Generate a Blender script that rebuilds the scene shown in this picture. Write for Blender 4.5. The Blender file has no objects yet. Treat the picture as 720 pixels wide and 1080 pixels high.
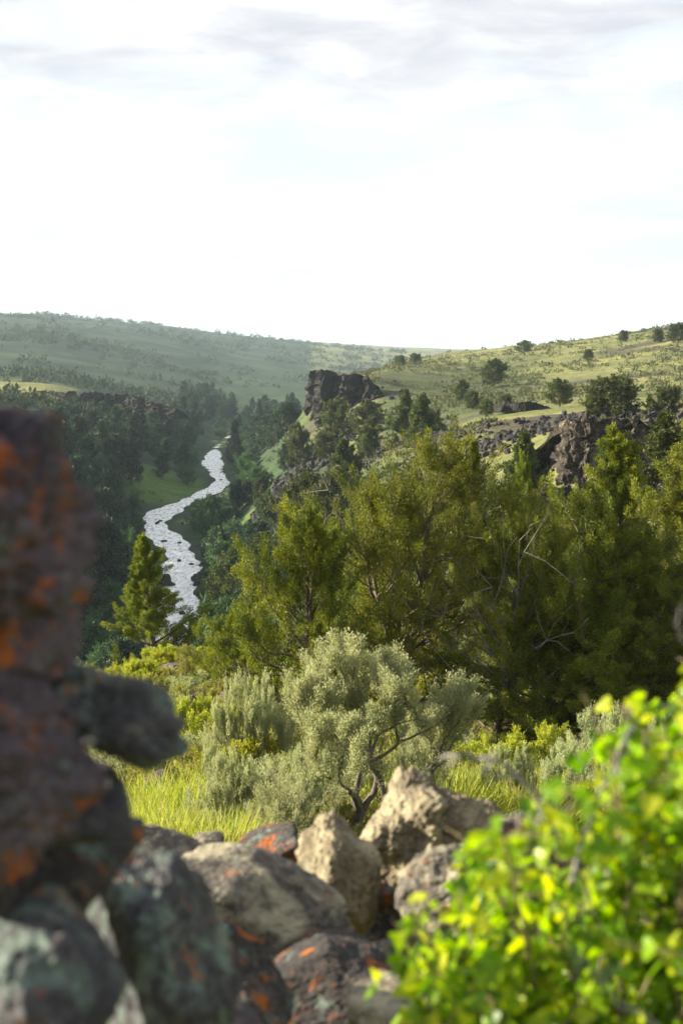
import bpy, bmesh, math, random
import numpy as np
from mathutils import Vector, Matrix, Euler

rng = np.random.default_rng(7)
random.seed(7)
sc = bpy.context.scene
COL = sc.collection
R = math.radians

# ------------------------------------------------------------------ camera model
FPX = 1500.0
HORIZ = 372.0
PITCH = math.atan((540 - HORIZ) / FPX)
cp, sp = math.cos(PITCH), math.sin(PITCH)

def P(u, v, Y):
    """world point seen at photo pixel (u, v) at forward distance Y"""
    cx, cy = (u - 360) / FPX, (540 - v) / FPX
    d = cp + cy * sp
    k = Y / d
    return np.array([cx * k, Y, (cy * cp - sp) * k])

def proj(x, y, z):
    f = y * cp - z * sp
    up = y * sp + z * cp
    return 360 + FPX * x / f, 540 - FPX * up / f

# ------------------------------------------------------------------ noise
def _hash(ix, iy, iz, seed):
    n = (ix.astype(np.int64) * 374761393 + iy.astype(np.int64) * 668265263 + iz.astype(np.int64) * 2147483647 + seed * 1274126177) & 0xFFFFFFFF
    n = ((n ^ (n >> 13)) * 1274126177) & 0xFFFFFFFF
    n = ((n ^ (n >> 16)) * 2246822519) & 0xFFFFFFFF
    return ((n ^ (n >> 15)) & 0xFFFFFF) / float(0xFFFFFF)

def vnoise(p, seed=0):
    i = np.floor(p).astype(np.int64)
    f = p - i
    w = f * f * f * (f * (f * 6 - 15) + 10)
    out = 0
    for dx in (0, 1):
        wx = w[..., 0] if dx else 1 - w[..., 0]
        for dy in (0, 1):
            wy = w[..., 1] if dy else 1 - w[..., 1]
            for dz in (0, 1):
                wz = w[..., 2] if dz else 1 - w[..., 2]
                out = out + _hash(i[..., 0] + dx, i[..., 1] + dy, i[..., 2] + dz, seed) * wx * wy * wz
    return out * 2 - 1

def fbm(p, octs=4, seed=0, gain=0.5, lac=2.03):
    a, t, n = 1.0, 0, 0
    for k in range(octs):
        t = t + a * vnoise(p * (lac ** k) + 17.3 * k, seed + k)
        n += a
        a *= gain
    return t / n

def fbm2(x, y, sc_, octs=4, seed=0):
    return fbm(np.stack([x * sc_, y * sc_, np.zeros_like(x) + seed * 3.7], -1), octs, seed)

def sstep(a, b, x):
    t = np.clip((x - a) / (b - a), 0, 1)
    return t * t * (3 - 2 * t)

# ------------------------------------------------------------------ terrain heights
WATER = -34.0
CTRL = {   # photo column -> (distance, picture row of the bare ground)
 -200: [(2,1684),(4,1197),(8,960),(13,860),(20,800),(30,760),(45,740),(60,750),(80,760),(110,700),(150,620),(200,540),(260,475),(330,430),(420,405),(520,398),(650,390),(850,372),(1100,352),(1500,338),(2200,332),(3500,338),(7000,360)],
 60:  [(2,1684),(4,1197),(8,972),(13,868),(20,805),(30,760),(45,730),(60,760),(80,800),(110,760),(150,680),(200,600),(260,530),(330,470),(400,428),(440,416),(480,409),(560,405),(650,400),(850,385),(1100,366),(1500,345),(2000,335),(2600,337),(3500,342),(7000,362)],
 180: [(2,1684),(4,1197),(8,972),(13,868),(20,805),(30,745),(45,694),(60,735),(80,790),(110,800),(150,712),(200,627),(260,568),(330,524),(420,483),(520,458),(650,432),(850,410),(1100,386),(1500,362),(2000,347),(2600,345),(3500,349),(7000,364)],
 240: [(2,1684),(4,1197),(8,972),(13,868),(20,800),(30,742),(45,703),(60,720),(80,750),(110,745),(150,690),(200,615),(260,562),(330,522),(420,494),(520,470),(650,448),(850,425),(1100,402),(1500,377),(2200,353),(3500,355),(7000,365)],
 300: [(2,1684),(4,1197),(8,972),(13,868),(20,800),(30,750),(45,722),(60,715),(80,700),(110,665),(150,612),(200,560),(260,508),(300,476),(330,460),(420,465),(520,455),(650,446),(850,432),(1100,408),(1500,385),(2200,360),(3500,360),(7000,366)],
 322: [(2,1684),(4,1197),(8,972),(13,870),(20,801),(30,755),(45,726),(60,712),(80,690),(110,652),(150,596),(200,542),(260,496),(300,466),(335,452),(352,440),(420,450),(520,445),(650,442),(850,430),(1100,411),(1500,388),(2200,364),(3500,361),(7000,366)],
 335: [(2,1684),(4,1197),(8,972),(13,870),(20,802),(30,758),(45,728),(60,711),(80,684),(110,645),(150,588),(200,532),(260,490),(300,460),(318,452),(326,402),(345,395),(400,404),(520,420),(650,436),(850,429),(1100,413),(1500,390),(2200,366),(3500,362),(7000,367)],
 385: [(2,1684),(4,1197),(8,972),(13,871),(20,808),(30,768),(45,734),(60,705),(80,670),(110,625),(150,562),(200,505),(250,464),(290,435),(305,428),(312,402),(335,396),(420,396),(520,395),(650,404),(850,404),(1100,405),(1500,396),(2200,371),(3500,365),(7000,368)],
 345: [(2,1684),(4,1197),(8,972),(13,870),(20,802),(30,760),(45,730),(60,710),(80,680),(110,640),(150,580),(200,525),(260,485),(300,457),(316,450),(323,400),(340,395),(420,400),(520,408),(650,430),(850,428),(1100,415),(1500,392),(2200,368),(3500,363),(7000,367)],
 420: [(2,1684),(4,1197),(8,972),(13,872),(20,815),(30,775),(45,738),(60,700),(80,660),(110,610),(150,545),(200,486),(230,464),(260,442),(300,417),(330,404),(420,390),(520,382),(650,380),(850,384),(1100,395),(1500,400),(2200,375),(3500,367),(7000,368)],
 500: [(2,1684),(4,1197),(8,972),(13,875),(20,825),(30,792),(45,742),(60,690),(80,630),(110,560),(150,492),(163,470),(170,450),(200,443),(260,428),(330,412),(420,395),(520,378),(600,370),(850,374),(1100,382),(1500,385),(2200,380),(3500,371),(7000,369)],
 620: [(2,1684),(4,1197),(8,972),(13,875),(20,825),(30,792),(45,745),(60,680),(80,600),(102,520),(105.5,450),(150,440),(200,431),(260,415),(330,398),(420,378),(520,362),(600,358),(850,361),(1100,367),(1500,371),(3500,371),(7000,370)],
 720: [(2,1684),(4,1197),(8,972),(13,872),(20,820),(30,782),(45,730),(60,650),(80,560),(103,500),(109,456),(150,440),(200,428),(260,408),(330,385),(420,360),(520,342),(650,342),(850,350),(1100,360),(1500,366),(3500,370),(7000,370)],
 920: [(2,1684),(4,1197),(8,965),(13,865),(20,805),(30,760),(45,690),(60,610),(80,530),(110,455),(150,425),(200,405),(260,385),(330,362),(420,340),(520,325),(650,322),(850,335),(1100,350),(1500,360),(3500,368),(7000,370)],
}
LNR0, LNR1, NLR = math.log(0.3), math.log(9000), 1100
AZ0, AZ1, NAZ = -math.pi, math.pi, 1257
def build_sgrid():
    lr = np.linspace(LNR0, LNR1, NLR)
    azs, cols = [], []
    for u in sorted(CTRL):
        k = CTRL[u]
        Ys = np.array([a for a, b in k], float)
        cy = (540 - np.array([b for a, b in k], float)) / FPX
        s = (cy * cp - sp) / (cp + cy * sp)
        azs.append(math.atan((u - 360) / FPX)); cols.append(np.interp(lr, np.log(Ys), s))
    rr = np.exp(lr)
    near = lambda c: np.where(rr < 1.6, -1.62 / rr, c)
    back = np.interp(lr, np.log([1.5, 4, 10, 40, 200, 9000]), [-1.05, -.42, -.18, -.06, -.01, 0.0])
    left, right = cols[0].copy(), cols[-1].copy()
    azs = [-math.pi, -2.2, -1.3] + azs + [1.1, 2.0, math.pi]
    cols = [back, back, left] + cols + [right * .7 + back * .3, back, back]
    cols = np.array([near(c) for c in cols])
    az = np.linspace(AZ0, AZ1, NAZ)
    G = np.zeros((NAZ, NLR))
    for j in range(NLR):
        G[:, j] = np.interp(az, azs, cols[:, j])
    def gs(G, sig, axis):
        n = int(sig * 3) + 1
        k = np.exp(-0.5 * (np.arange(-n, n + 1) / sig) ** 2); k /= k.sum()
        return np.apply_along_axis(lambda m: np.convolve(np.pad(m, n, mode='edge'), k, 'valid'), axis, G)
    G = gs(G, 2.2, 0)
    return gs(G, 1.3, 1)
SG = build_sgrid()

RIV = [(-260,-90,0),(-170,-30,0),(-110,30,0),(-66,84,0),(-38,122,0)]
for v, u in ((700,170),(690,174),(680,178),(670,182),(660,185),(650,188),(640,189),(625,190),(610,192),(600,193),(590,192),(580,187),(570,178),(560,167),(552,164),(545,167),(537,179),(531,192),(525,207),(517,224),(508,234),(500,229),(488,224),(478,226),(469,231)):
    q = P(u, v, 100.0); k = WATER / q[2]; RIV.append((q[0] * k, 100.0 * k, 0))
RIV += [(-44,620,0),(-40,720,0),(-22,850,0),(20,980,0),(90,1100,0),(220,1220,0)]
RIV = np.array(RIV)[:, :2]
def smooth_line(p, n):
    t = np.linspace(0, len(p) - 1, n); i = np.clip(t.astype(int), 0, len(p) - 2); f = (t - i)[:, None]
    a, b, c, d = p[np.clip(i - 1, 0, None)], p[i], p[i + 1], p[np.clip(i + 2, None, len(p) - 1)]
    return .5 * (2 * b + (c - a) * f + (2 * a - 5 * b + 4 * c - d) * f ** 2 + (3 * b - a - 3 * c + d) * f ** 3)
RIVL = smooth_line(RIV, 320)
RIVW = 3.7 + 0.9 * np.sin(np.arange(320) * .21) + .5 * np.sin(np.arange(320) * .67 + 1)
RIVW = .9 * RIVW * np.interp(RIVL[:, 1], [180, 235, 270, 300, 350, 450, 520], [.72, .80, .70, .82, .62, .82, .6])

def riv_dist(x, y):
    """distance to the water's edge (negative on water) and side (+1 right bank)"""
    sh = x.shape; x = x.ravel(); y = y.ravel()
    best = np.full(x.shape, 1e9); side = np.zeros(x.shape)
    m = (y > -120) & (y < 1300) & (np.abs(x) < 320)
    xi, yi = x[m], y[m]
    b = np.full(xi.shape, 1e9); sd = np.zeros(xi.shape)
    tan = np.gradient(RIVL, axis=0)
    for k in range(0, 320):
        dx, dy = xi - RIVL[k, 0], yi - RIVL[k, 1]
        d = np.hypot(dx, dy) - RIVW[k]
        w = d < b
        b[w] = d[w]
        sd[w] = np.sign(dx * tan[k, 1] - dy * tan[k, 0])[w]
    best[m] = b; side[m] = sd
    return best.reshape(sh), side.reshape(sh)

def zg(x, y, rd=None):
    x = np.atleast_1d(np.asarray(x, float)); y = np.atleast_1d(np.asarray(y, float))
    r = np.hypot(x, y) + 1e-6
    az = np.arctan2(x, y)
    fa = np.clip((az - AZ0) / (AZ1 - AZ0) * (NAZ - 1), 0, NAZ - 1.001)
    fl = np.clip((np.log(r) - LNR0) / (LNR1 - LNR0) * (NLR - 1), 0, NLR - 1.001)
    i, j = fa.astype(int), fl.astype(int); a, b = fa - i, fl - j
    s = SG[i, j] * (1 - a) * (1 - b) + SG[i + 1, j] * a * (1 - b) + SG[i, j + 1] * (1 - a) * b + SG[i + 1, j + 1] * a * b
    z = s * np.minimum(r, 9000)
    z = z + 0.05 * fbm2(x, y, .9, 3, 3) * sstep(1.5, 4, r) + .16 * fbm2(x, y, .28, 3, 5) * sstep(5, 15, r)
    z = z + .7 * fbm2(x, y, .06, 3, 9) * sstep(60, 180, r) + 2.4 * fbm2(x, y, .016, 4, 11) * sstep(250, 700, r) + 9 * fbm2(x, y, .0042, 4, 14) * sstep(900, 2000, r)
    d, _ = riv_dist(x, y) if rd is None else rd
    m = d < 60
    zb = np.maximum(z, WATER + .35 + np.clip(d, 0, 60) * .03)
    zz = np.where(d < 60, zb * sstep(0, 14, d) + (WATER + .3) * (1 - sstep(0, 14, d)), z)
    zz = np.where(d < .8, WATER + .3 - 1.4 * sstep(.8, -1.4, d), zz)
    return np.where(m, zz, np.where(d < 200, np.maximum(z, WATER + 1.5), z))

def zg1(x, y):
    return float(zg(np.array([x]), np.array([y]))[0])

# ------------------------------------------------------------------ mesh helpers
def mk_mesh(name, V, F, mat, smooth=False, attrs=None, face_attrs=None):
    """F: a list of (n, k) index arrays"""
    if not isinstance(F, list): F = [F]
    F = [f for f in F if len(f)]
    me = bpy.data.meshes.new(name)
    V = np.ascontiguousarray(V, np.float32)
    me.vertices.add(len(V)); me.vertices.foreach_set('co', V.ravel())
    li = np.concatenate([f.ravel() for f in F]).astype(np.int32)
    tot = np.concatenate([np.full(len(f), f.shape[1], np.int32) for f in F])
    st = np.concatenate([[0], np.cumsum(tot)[:-1]]).astype(np.int32)
    me.loops.add(len(li)); me.loops.foreach_set('vertex_index', li)
    me.polygons.add(len(tot)); me.polygons.foreach_set('loop_start', st)
    try: me.polygons.foreach_set('loop_total', tot)
    except Exception: pass
    me.polygons.foreach_set('use_smooth', np.full(len(tot), smooth))
    for k, a in (attrs or {}).items():
        t = me.attributes.new(k, 'FLOAT', 'POINT'); t.data.foreach_set('value', np.ascontiguousarray(a, np.float32))
    for k, a in (face_attrs or {}).items():
        t = me.attributes.new(k, 'FLOAT', 'FACE'); t.data.foreach_set('value', np.ascontiguousarray(a, np.float32))
    me.update(calc_edges=True); me.validate()
    if mat: me.materials.append(mat)
    return me

def link(name, me, parent=None, loc=None):
    o = bpy.data.objects.new(name, me); COL.objects.link(o)
    if parent: o.parent = parent
    if loc is not None: o.location = loc
    return o

def tag(o, label=None, cat=None, group=None, kind=None):
    if label: o['label'] = label
    if cat: o['category'] = cat
    if group: o['group'] = group
    if kind: o['kind'] = kind
    return o

def thing(name, parts, loc, rot=0, scale=1.0, label='', cat='', group=None, tilt=(0, 0)):
    """an Empty at the thing's base that parents one object for each (name, mesh) part"""
    e = bpy.data.objects.new(name, None); COL.objects.link(e)
    e.location = loc; e.rotation_euler = (tilt[0], tilt[1], rot)
    e.scale = (scale,) * 3 if np.isscalar(scale) else scale
    e.empty_display_size = .2
    tag(e, label, cat, group)
    for n, m in parts: link(n, m, e)
    return e

def tubes(polys, sides=5):
    """polys: list of (points (n,3), radii (n)) -> vertices, quads"""
    VS, FS, off = [], [], 0
    ang = np.arange(sides) * 2 * np.pi / sides
    ca, sa = np.cos(ang), np.sin(ang)
    for pts, rad in polys:
        pts = np.asarray(pts, float); n = len(pts)
        t = np.gradient(pts, axis=0); t /= np.linalg.norm(t, axis=1)[:, None] + 1e-9
        ref = np.array([0, 0, 1.]) if abs(t[0, 2]) < .8 else np.array([1., 0, 0])
        a = np.cross(t, ref); a /= np.linalg.norm(a, axis=1)[:, None] + 1e-9
        b = np.cross(t, a)
        rad = np.asarray(rad)[:, None, None]
        ring = pts[:, None, :] + rad * (ca[None, :, None] * a[:, None, :] + sa[None, :, None] * b[:, None, :])
        VS.append(ring.reshape(-1, 3))
        i = np.arange(n - 1)[:, None] * sides; k = np.arange(sides)[None, :]; k2 = (k + 1) % sides
        FS.append((np.stack([i + k, i + k2, i + sides + k2, i + sides + k], -1).reshape(-1, 4)) + off)
        off += n * sides
    return np.concatenate(VS), np.concatenate(FS)

def unit(v):
    return v / (np.linalg.norm(v, axis=-1, keepdims=True) + 1e-9)

def sprays(C, D, L, W, g, mid=.5, tipw=0.0):
    """rhombic leaf blades: centre base C, direction D, lengths L, widths W"""
    n = len(C)
    S = unit(np.cross(D, g.normal(size=(n, 3))))
    N = np.cross(D, S)
    L = L[:, None]; W = W[:, None]
    V = np.stack([C, C + D * L * mid + S * W * .5 + N * W * .12, C + D * L, C + D * L * mid - S * W * .5 + N * W * .12], 1).reshape(-1, 3)
    F = np.arange(n * 4).reshape(n, 4)
    return V, F

# ------------------------------------------------------------------ materials
def new_mat(name):
    m = bpy.data.materials.new(name); m.use_nodes = True
    nt = m.node_tree; nt.nodes.clear()
    out = nt.nodes.new('ShaderNodeOutputMaterial')
    return m, nt, out
def N(nt, t, **kw):
    n = nt.nodes.new(t)
    for k, v in kw.items():
        if k in n.inputs: n.inputs[k].default_value = v
        else: setattr(n, k, v)
    return n
def noise(nt, vec, scale, detail=4, rough=.55, dist=0.0):
    n = nt.nodes.new('ShaderNodeTexNoise'); n.inputs['Scale'].default_value = scale
    n.inputs['Detail'].default_value = detail; n.inputs['Roughness'].default_value = rough; n.inputs['Distortion'].default_value = dist
    if vec is not None: nt.links.new(vec, n.inputs['Vector'])
    return n.outputs['Fac']
def ramp(nt, fac, stops):
    n = nt.nodes.new('ShaderNodeValToRGB'); e = n.color_ramp.elements
    while len(e) < len(stops): e.new(.5)
    for el, (p, c) in zip(e, stops):
        el.position = p; el.color = (*c, 1) if not np.isscalar(c) else (c, c, c, 1)
    nt.links.new(fac, n.inputs[0]); return n.outputs[0]
def mixc(nt, fac, a, b):
    n = nt.nodes.new('ShaderNodeMix'); n.data_type = 'RGBA'
    for s, v in ((n.inputs['Factor'], fac), (n.inputs[6], a), (n.inputs[7], b)):
        if hasattr(v, 'is_output'): nt.links.new(v, s)
        elif np.isscalar(v): s.default_value = v
        else: s.default_value = (*v, 1)
    return n.outputs[2]
def mth(nt, op, a, b=0.0, c=None):
    n = nt.nodes.new('ShaderNodeMath'); n.operation = op
    for s, v in zip(n.inputs, (a, b, c)):
        if v is None: continue
        if hasattr(v, 'is_output'): nt.links.new(v, s)
        else: s.default_value = v
    return n.outputs[0]
def attr(nt, name):
    n = nt.nodes.new('ShaderNodeAttribute'); n.attribute_name = name; return n.outputs['Fac']

def leaf_mat(name, cols, trans=.35, tcol=1.0, rough=.55, spec=.25, objvar=.25):
    """foliage: colour from a per-leaf random number, part of the light passes through"""
    m, nt, out = new_mat(name)
    t = attr(nt, 'tint')
    n = len(cols)
    c = ramp(nt, t, [(i / (n - 1), cols[i]) for i in range(n)])
    if objvar:
        oi = nt.nodes.new('ShaderNodeObjectInfo')
        h = N(nt, 'ShaderNodeHueSaturation')
        nt.links.new(mth(nt, 'MULTIPLY_ADD', oi.outputs['Random'], .024, .488), h.inputs['Hue'])
        nt.links.new(mth(nt, 'MULTIPLY_ADD', oi.outputs['Random'], objvar * 2, 1 - objvar), h.inputs['Value'])
        nt.links.new(c, h.inputs['Color']); c = h.outputs[0]
    pr = N(nt, 'ShaderNodeBsdfPrincipled', Roughness=rough)
    pr.inputs['Specular IOR Level'].default_value = spec
    nt.links.new(c, pr.inputs['Base Color'])
    tr = nt.nodes.new('ShaderNodeBsdfTranslucent')
    g = N(nt, 'ShaderNodeHueSaturation', Saturation=1.1, Value=tcol)
    nt.links.new(c, g.inputs['Color']); nt.links.new(g.outputs[0], tr.inputs['Color'])
    mx = N(nt, 'ShaderNodeMixShader'); mx.inputs[0].default_value = trans
    nt.links.new(pr.outputs[0], mx.inputs[1]); nt.links.new(tr.outputs[0], mx.inputs[2])
    nt.links.new(mx.outputs[0], out.inputs[0])
    return m

def bark_mat(name, a, b, scale=18):
    m, nt, out = new_mat(name)
    tc = nt.nodes.new('ShaderNodeTexCoord')
    mp = N(nt, 'ShaderNodeMapping'); mp.inputs['Scale'].default_value = (1, 1, .18)
    nt.links.new(tc.outputs['Object'], mp.inputs[0])
    f = noise(nt, mp.outputs[0], scale, 5, .65)
    c = ramp(nt, f, [(.3, a), (.7, b)])
    pr = N(nt, 'ShaderNodeBsdfPrincipled', Roughness=.9)
    nt.links.new(c, pr.inputs['Base Color'])
    bp = N(nt, 'ShaderNodeBump', Strength=.7, Distance=.03); nt.links.new(f, bp.inputs['Height']); nt.links.new(bp.outputs[0], pr.inputs['Normal'])
    nt.links.new(pr.outputs[0], out.inputs[0])
    return m

def rock_mat(name, dark, light, pale=None, pale_amt=.0, orange=0.0, teal=0.0, sc_=4.0, bump=.02, orange_col=(.42, .12, .018)):
    m, nt, out = new_mat(name)
    tc = nt.nodes.new('ShaderNodeTexCoord'); oi = nt.nodes.new('ShaderNodeObjectInfo')
    av = nt.nodes.new('ShaderNodeVectorMath'); av.operation = 'ADD'
    sm = N(nt, 'ShaderNodeVectorMath'); sm.operation = 'SCALE'; sm.inputs[0].default_value = (13, 7, 29)
    nt.links.new(oi.outputs['Random'], sm.inputs['Scale'])
    nt.links.new(tc.outputs['Object'], av.inputs[0]); nt.links.new(sm.outputs[0], av.inputs[1])
    v = av.outputs[0]
    c = ramp(nt, noise(nt, v, sc_, 8, .65), [(.3, dark), (.52, tuple((np.array(dark) + light) / 2)), (.72, light)])
    c = mixc(nt, ramp(nt, noise(nt, v, sc_ * 9, 5, .7), [(.42, 0.), (.6, .55)]), c, tuple(np.array(dark) * .55))
    if pale is not None:
        f = ramp(nt, noise(nt, v, sc_ * 1.5, 7, .68, .3), [(.56 - pale_amt, 0.), (.74 - pale_amt, .9)])
        c = mixc(nt, f, c, mixc(nt, noise(nt, v, sc_ * 14, 4), tuple(np.array(pale) * .75), pale))
    if teal:
        f = ramp(nt, noise(nt, v, sc_ * 2.6, 9, .74, .3), [(.63 - teal, 0.), (.75 - teal, .8)])
        c = mixc(nt, f, c, mixc(nt, noise(nt, v, sc_ * 11, 3), (.10, .15, .13), (.25, .33, .28)))
    if orange:
        f = ramp(nt, noise(nt, v, sc_ * 2.0, 9, .72, .4), [(.65 - orange, 0.), (.75 - orange, .95)])
        c = mixc(nt, f, c, mixc(nt, noise(nt, v, sc_ * 8, 3), tuple(np.array(orange_col) * .6), orange_col))
    pr = N(nt, 'ShaderNodeBsdfPrincipled', Roughness=.92); pr.inputs['Specular IOR Level'].default_value = .2
    nt.links.new(c, pr.inputs['Base Color'])
    h = mth(nt, 'ADD', mth(nt, 'MULTIPLY', noise(nt, v, sc_ * 3, 8, .7), 1.0), mth(nt, 'MULTIPLY', noise(nt, v, sc_ * 16, 4, .6), .35))
    bp = N(nt, 'ShaderNodeBump', Strength=.8, Distance=bump); nt.links.new(h, bp.inputs['Height']); nt.links.new(bp.outputs[0], pr.inputs['Normal'])
    nt.links.new(pr.outputs[0], out.inputs[0])
    return m

M = {}
M['juniper'] = leaf_mat('juniper_foliage', [(.030, .050, .007), (.088, .120, .012), (.18, .205, .019), (.29, .285, .03)], .30, 1.2, objvar=.12)
M['far_juniper'] = leaf_mat('far_juniper_foliage', [(.035, .052, .014), (.068, .088, .020), (.12, .135, .030)], .25, 1.1, objvar=.25)
M['canyon_tree'] = leaf_mat('canyon_foliage', [(.018, .038, .022), (.034, .062, .030), (.070, .100, .036)], .22, 1.0, objvar=.5)
M['willow'] = leaf_mat('willow_foliage', [(.030, .070, .024), (.050, .100, .030), (.075, .13, .038)], .28, 1.1, objvar=.3)
M['sage'] = leaf_mat('sage_leaves', [(.21, .245, .12), (.33, .36, .18), (.46, .465, .25)], .36, 1.15, .75, .15, .08)
M['scrub'] = leaf_mat('scrub_leaves', [(.18, .19, .05), (.28, .28, .08), (.38, .36, .12)], .28, 1.1, .75, .15, .22)
M['ysrub'] = leaf_mat('rabbitbrush_leaves', [(.20, .23, .03), (.30, .32, .04), (.42, .40, .06)], .32, 1.2, .7, .15, .18)
M['grass'] = leaf_mat('grass_blades', [(.15, .21, .028), (.24, .30, .035), (.36, .36, .07), (.45, .40, .16)], .45, 1.2, .6, .2, 0)
M['currant'] = leaf_mat('currant_leaves', [(.06, .14, .010), (.17, .31, .012), (.32, .45, .018), (.47, .48, .03)], .55, 1.3, .4, .4, 0)
M['far_scrub'] = leaf_mat('far_scrub_leaves', [(.05, .062, .022), (.095, .105, .045), (.15, .15, .075)], .2, 1.0, .8, .1, 0)
M['hill_scrub'] = leaf_mat('hill_scrub_leaves', [(.022, .035, .018), (.04, .055, .028), (.06, .075, .036)], .2, 1.0, .8, .1, 0)
M['bark'] = bark_mat('juniper_bark', (.045, .032, .022), (.16, .125, .09))
M['deadwood'] = bark_mat('dead_wood', (.09, .085, .08), (.25, .235, .215))
M['sagebark'] = bark_mat('sage_bark', (.035, .028, .022), (.15, .12, .09), 40)
M['greenstem'] = bark_mat('shrub_stem', (.11, .075, .04), (.24, .19, .10), 60)
M['basalt'] = rock_mat('basalt', (.012, .011, .011), (.038, .034, .032), (.10, .09, .06), .0, .01, 0, .35, .25)  # dark basalt, lowered further to put the cliff's shade into its colour
M['basalt_lit'] = rock_mat('lichened_basalt', (.030, .026, .024), (.095, .080, .064), (.27, .23, .15), .05, .02, 0, .9, .2, (.30, .16, .06))
M['tanrock'] = rock_mat('tan_lichen_rock', (.085, .072, .050), (.30, .25, .165), (.44, .39, .25), .10, .0, .03, 5, .02)
M['greyrock'] = rock_mat('grey_lichen_rock', (.045, .042, .040), (.18, .16, .13), (.42, .38, .26), .12, .04, .03, 6, .02)
M['darkrock'] = rock_mat('dark_lichen_rock', (.028, .026, .028), (.10, .088, .08), (.32, .27, .16), -.02, .10, .08, 6, .02)
M['tealrock'] = rock_mat('teal_lichen_rock', (.040, .040, .048), (.12, .115, .12), (.30, .30, .24), -.02, .06, .13, 7, .015)
M['pillar'] = rock_mat('orange_lichen_rock', (.055, .046, .056), (.185, .150, .172), (.28, .27, .27), -.04, .125, .06, 9, .015)
M['scree'] = rock_mat('scree_rock', (.022, .020, .022), (.06, .053, .05), (.16, .14, .10), 0.0, 0, 0, 1.2, .1)

# ------------------------------------------------------------------ terrain mesh
def azimuth_list():
    a = list(np.linspace(-.30, .30, 520))
    st = .30; d = .0013
    out = []
    while st < math.pi:
        d = min(d * 1.10, .10); st += d; out.append(min(st, math.pi))
    out[-1] = math.pi
    return np.array([-x for x in out[::-1]][1:] + a + out)
AZ = azimuth_list()
RR = np.concatenate([[.35], np.exp(np.linspace(math.log(.7), math.log(95), 300)), np.exp(np.linspace(math.log(95.6), math.log(560), 400)), np.exp(np.linspace(math.log(566), math.log(7200), 170))])
ag, rg = np.meshgrid(AZ, RR, indexing='ij')
TX, TY = rg * np.sin(ag), rg * np.cos(ag)
RD = riv_dist(TX, TY)
TZ = zg(TX, TY, RD)
na, nr = TX.shape
V = np.stack([TX, TY, TZ], -1).reshape(-1, 3)
i = np.arange(na)[:, None]; i2 = (i + 1) % na; j = np.arange(nr - 1)[None, :]
F = np.stack([i * nr + j, i2 * nr + j, i2 * nr + j + 1, i * nr + j + 1], -1).reshape(-1, 4)
V = np.vstack([V, [[0, 0, TZ[:, 0].mean()]]])
cap = np.stack([np.full(na, len(V) - 1), ((np.arange(na) + 1) % na) * nr, np.arange(na) * nr], -1)
# what grows where, and some painted shade, by place: masks on the ground
gx = np.gradient(TZ, axis=1) / (np.gradient(rg, axis=1) + 1e-6)
tu, tv = proj(TX, np.maximum(TY, 1), TZ)
rock_n = fbm2(TX, TY, .035, 4, 31)
d_, side_ = RD
lush = sstep(70, 10, d_) * (d_ < 1e8)
MEADOW = P(172, 519, 345)
md = np.hypot((TX - MEADOW[0]) / 11, (TY - MEADOW[1]) / 34) + .35 * fbm2(TX, TY, .05, 3, 77)
meadow = sstep(1.15, .85, md)
NB = (P(205, 655, 177), P(225, 575, 240))
for q, (ax, ay) in zip(NB, ((5, 30), (4, 25))):
    mm = np.hypot((TX - q[0] - 4) / ax, (TY - q[1]) / ay) + .3 * fbm2(TX, TY, .1, 3, 78)
    meadow = np.maximum(meadow, .8 * sstep(1.15, .8, mm))
canyon_low = sstep(-6, -26, TZ) * sstep(60, 140, rg) * np.where((side_ > 0) & (d_ < 1e8), sstep(40, 12, d_), 1.0)              # darker green ground low in the canyon
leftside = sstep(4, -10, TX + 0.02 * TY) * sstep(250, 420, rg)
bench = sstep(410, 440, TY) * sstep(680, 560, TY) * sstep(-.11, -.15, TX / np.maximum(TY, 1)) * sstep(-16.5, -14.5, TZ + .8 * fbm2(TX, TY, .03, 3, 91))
sage_shade_belt = sstep(205, 250, TY) * sstep(520, 430, TY) * sstep(.015, .035, TX / np.maximum(TY, 1)) * sstep(.155, .12, TX / np.maximum(TY, 1)) * sstep(-.35, .15, fbm2(TX, TY, .02, 4, 92) + .25)  # dense sage belt, with the slope's shade painted into its ground colour
rocky = np.clip(sstep(.10, .45, rock_n) * sstep(90, 150, rg) * (TX > -20) * .9 + sstep(.05, .4, fbm2(TX, TY, .3, 3, 41)) * sstep(9, 14, rg) * sstep(70, 45, rg) * .6, 0, 1)
z0 = np.zeros(1)
def pt(a): return np.concatenate([np.broadcast_to(a, TX.shape).ravel(), z0])

m, nt, out = new_mat('ground')
geo = nt.nodes.new('ShaderNodeNewGeometry'); pos = geo.outputs['Position']
g1 = ramp(nt, noise(nt, pos, .06, 8, .65), [(.3, (.13, .15, .045)), (.5, (.23, .24, .075)), (.7, (.36, .335, .13))])
g1 = mixc(nt, ramp(nt, noise(nt, pos, .55, 6, .7), [(.44, 0.), (.6, .7)]), g1, (.085, .095, .04))
g1 = mixc(nt, ramp(nt, noise(nt, pos, 6., 5, .7), [(.45, 0.), (.65, .6)]), g1, (.10, .085, .05))
hz = ramp(nt, noise(nt, pos, .012, 9, .68), [(.36, (.012, .023, .014)), (.5, (.024, .041, .022)), (.64, (.052, .076, .038))])  # dark green left hillside, colour lowered further to stand in for shade
band = N(nt, 'ShaderNodeMapping'); band.inputs['Scale'].default_value = (.5, 1.0, 2.5); band.inputs['Rotation'].default_value = (0, 0, .35); nt.links.new(pos, band.inputs[0])
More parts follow.
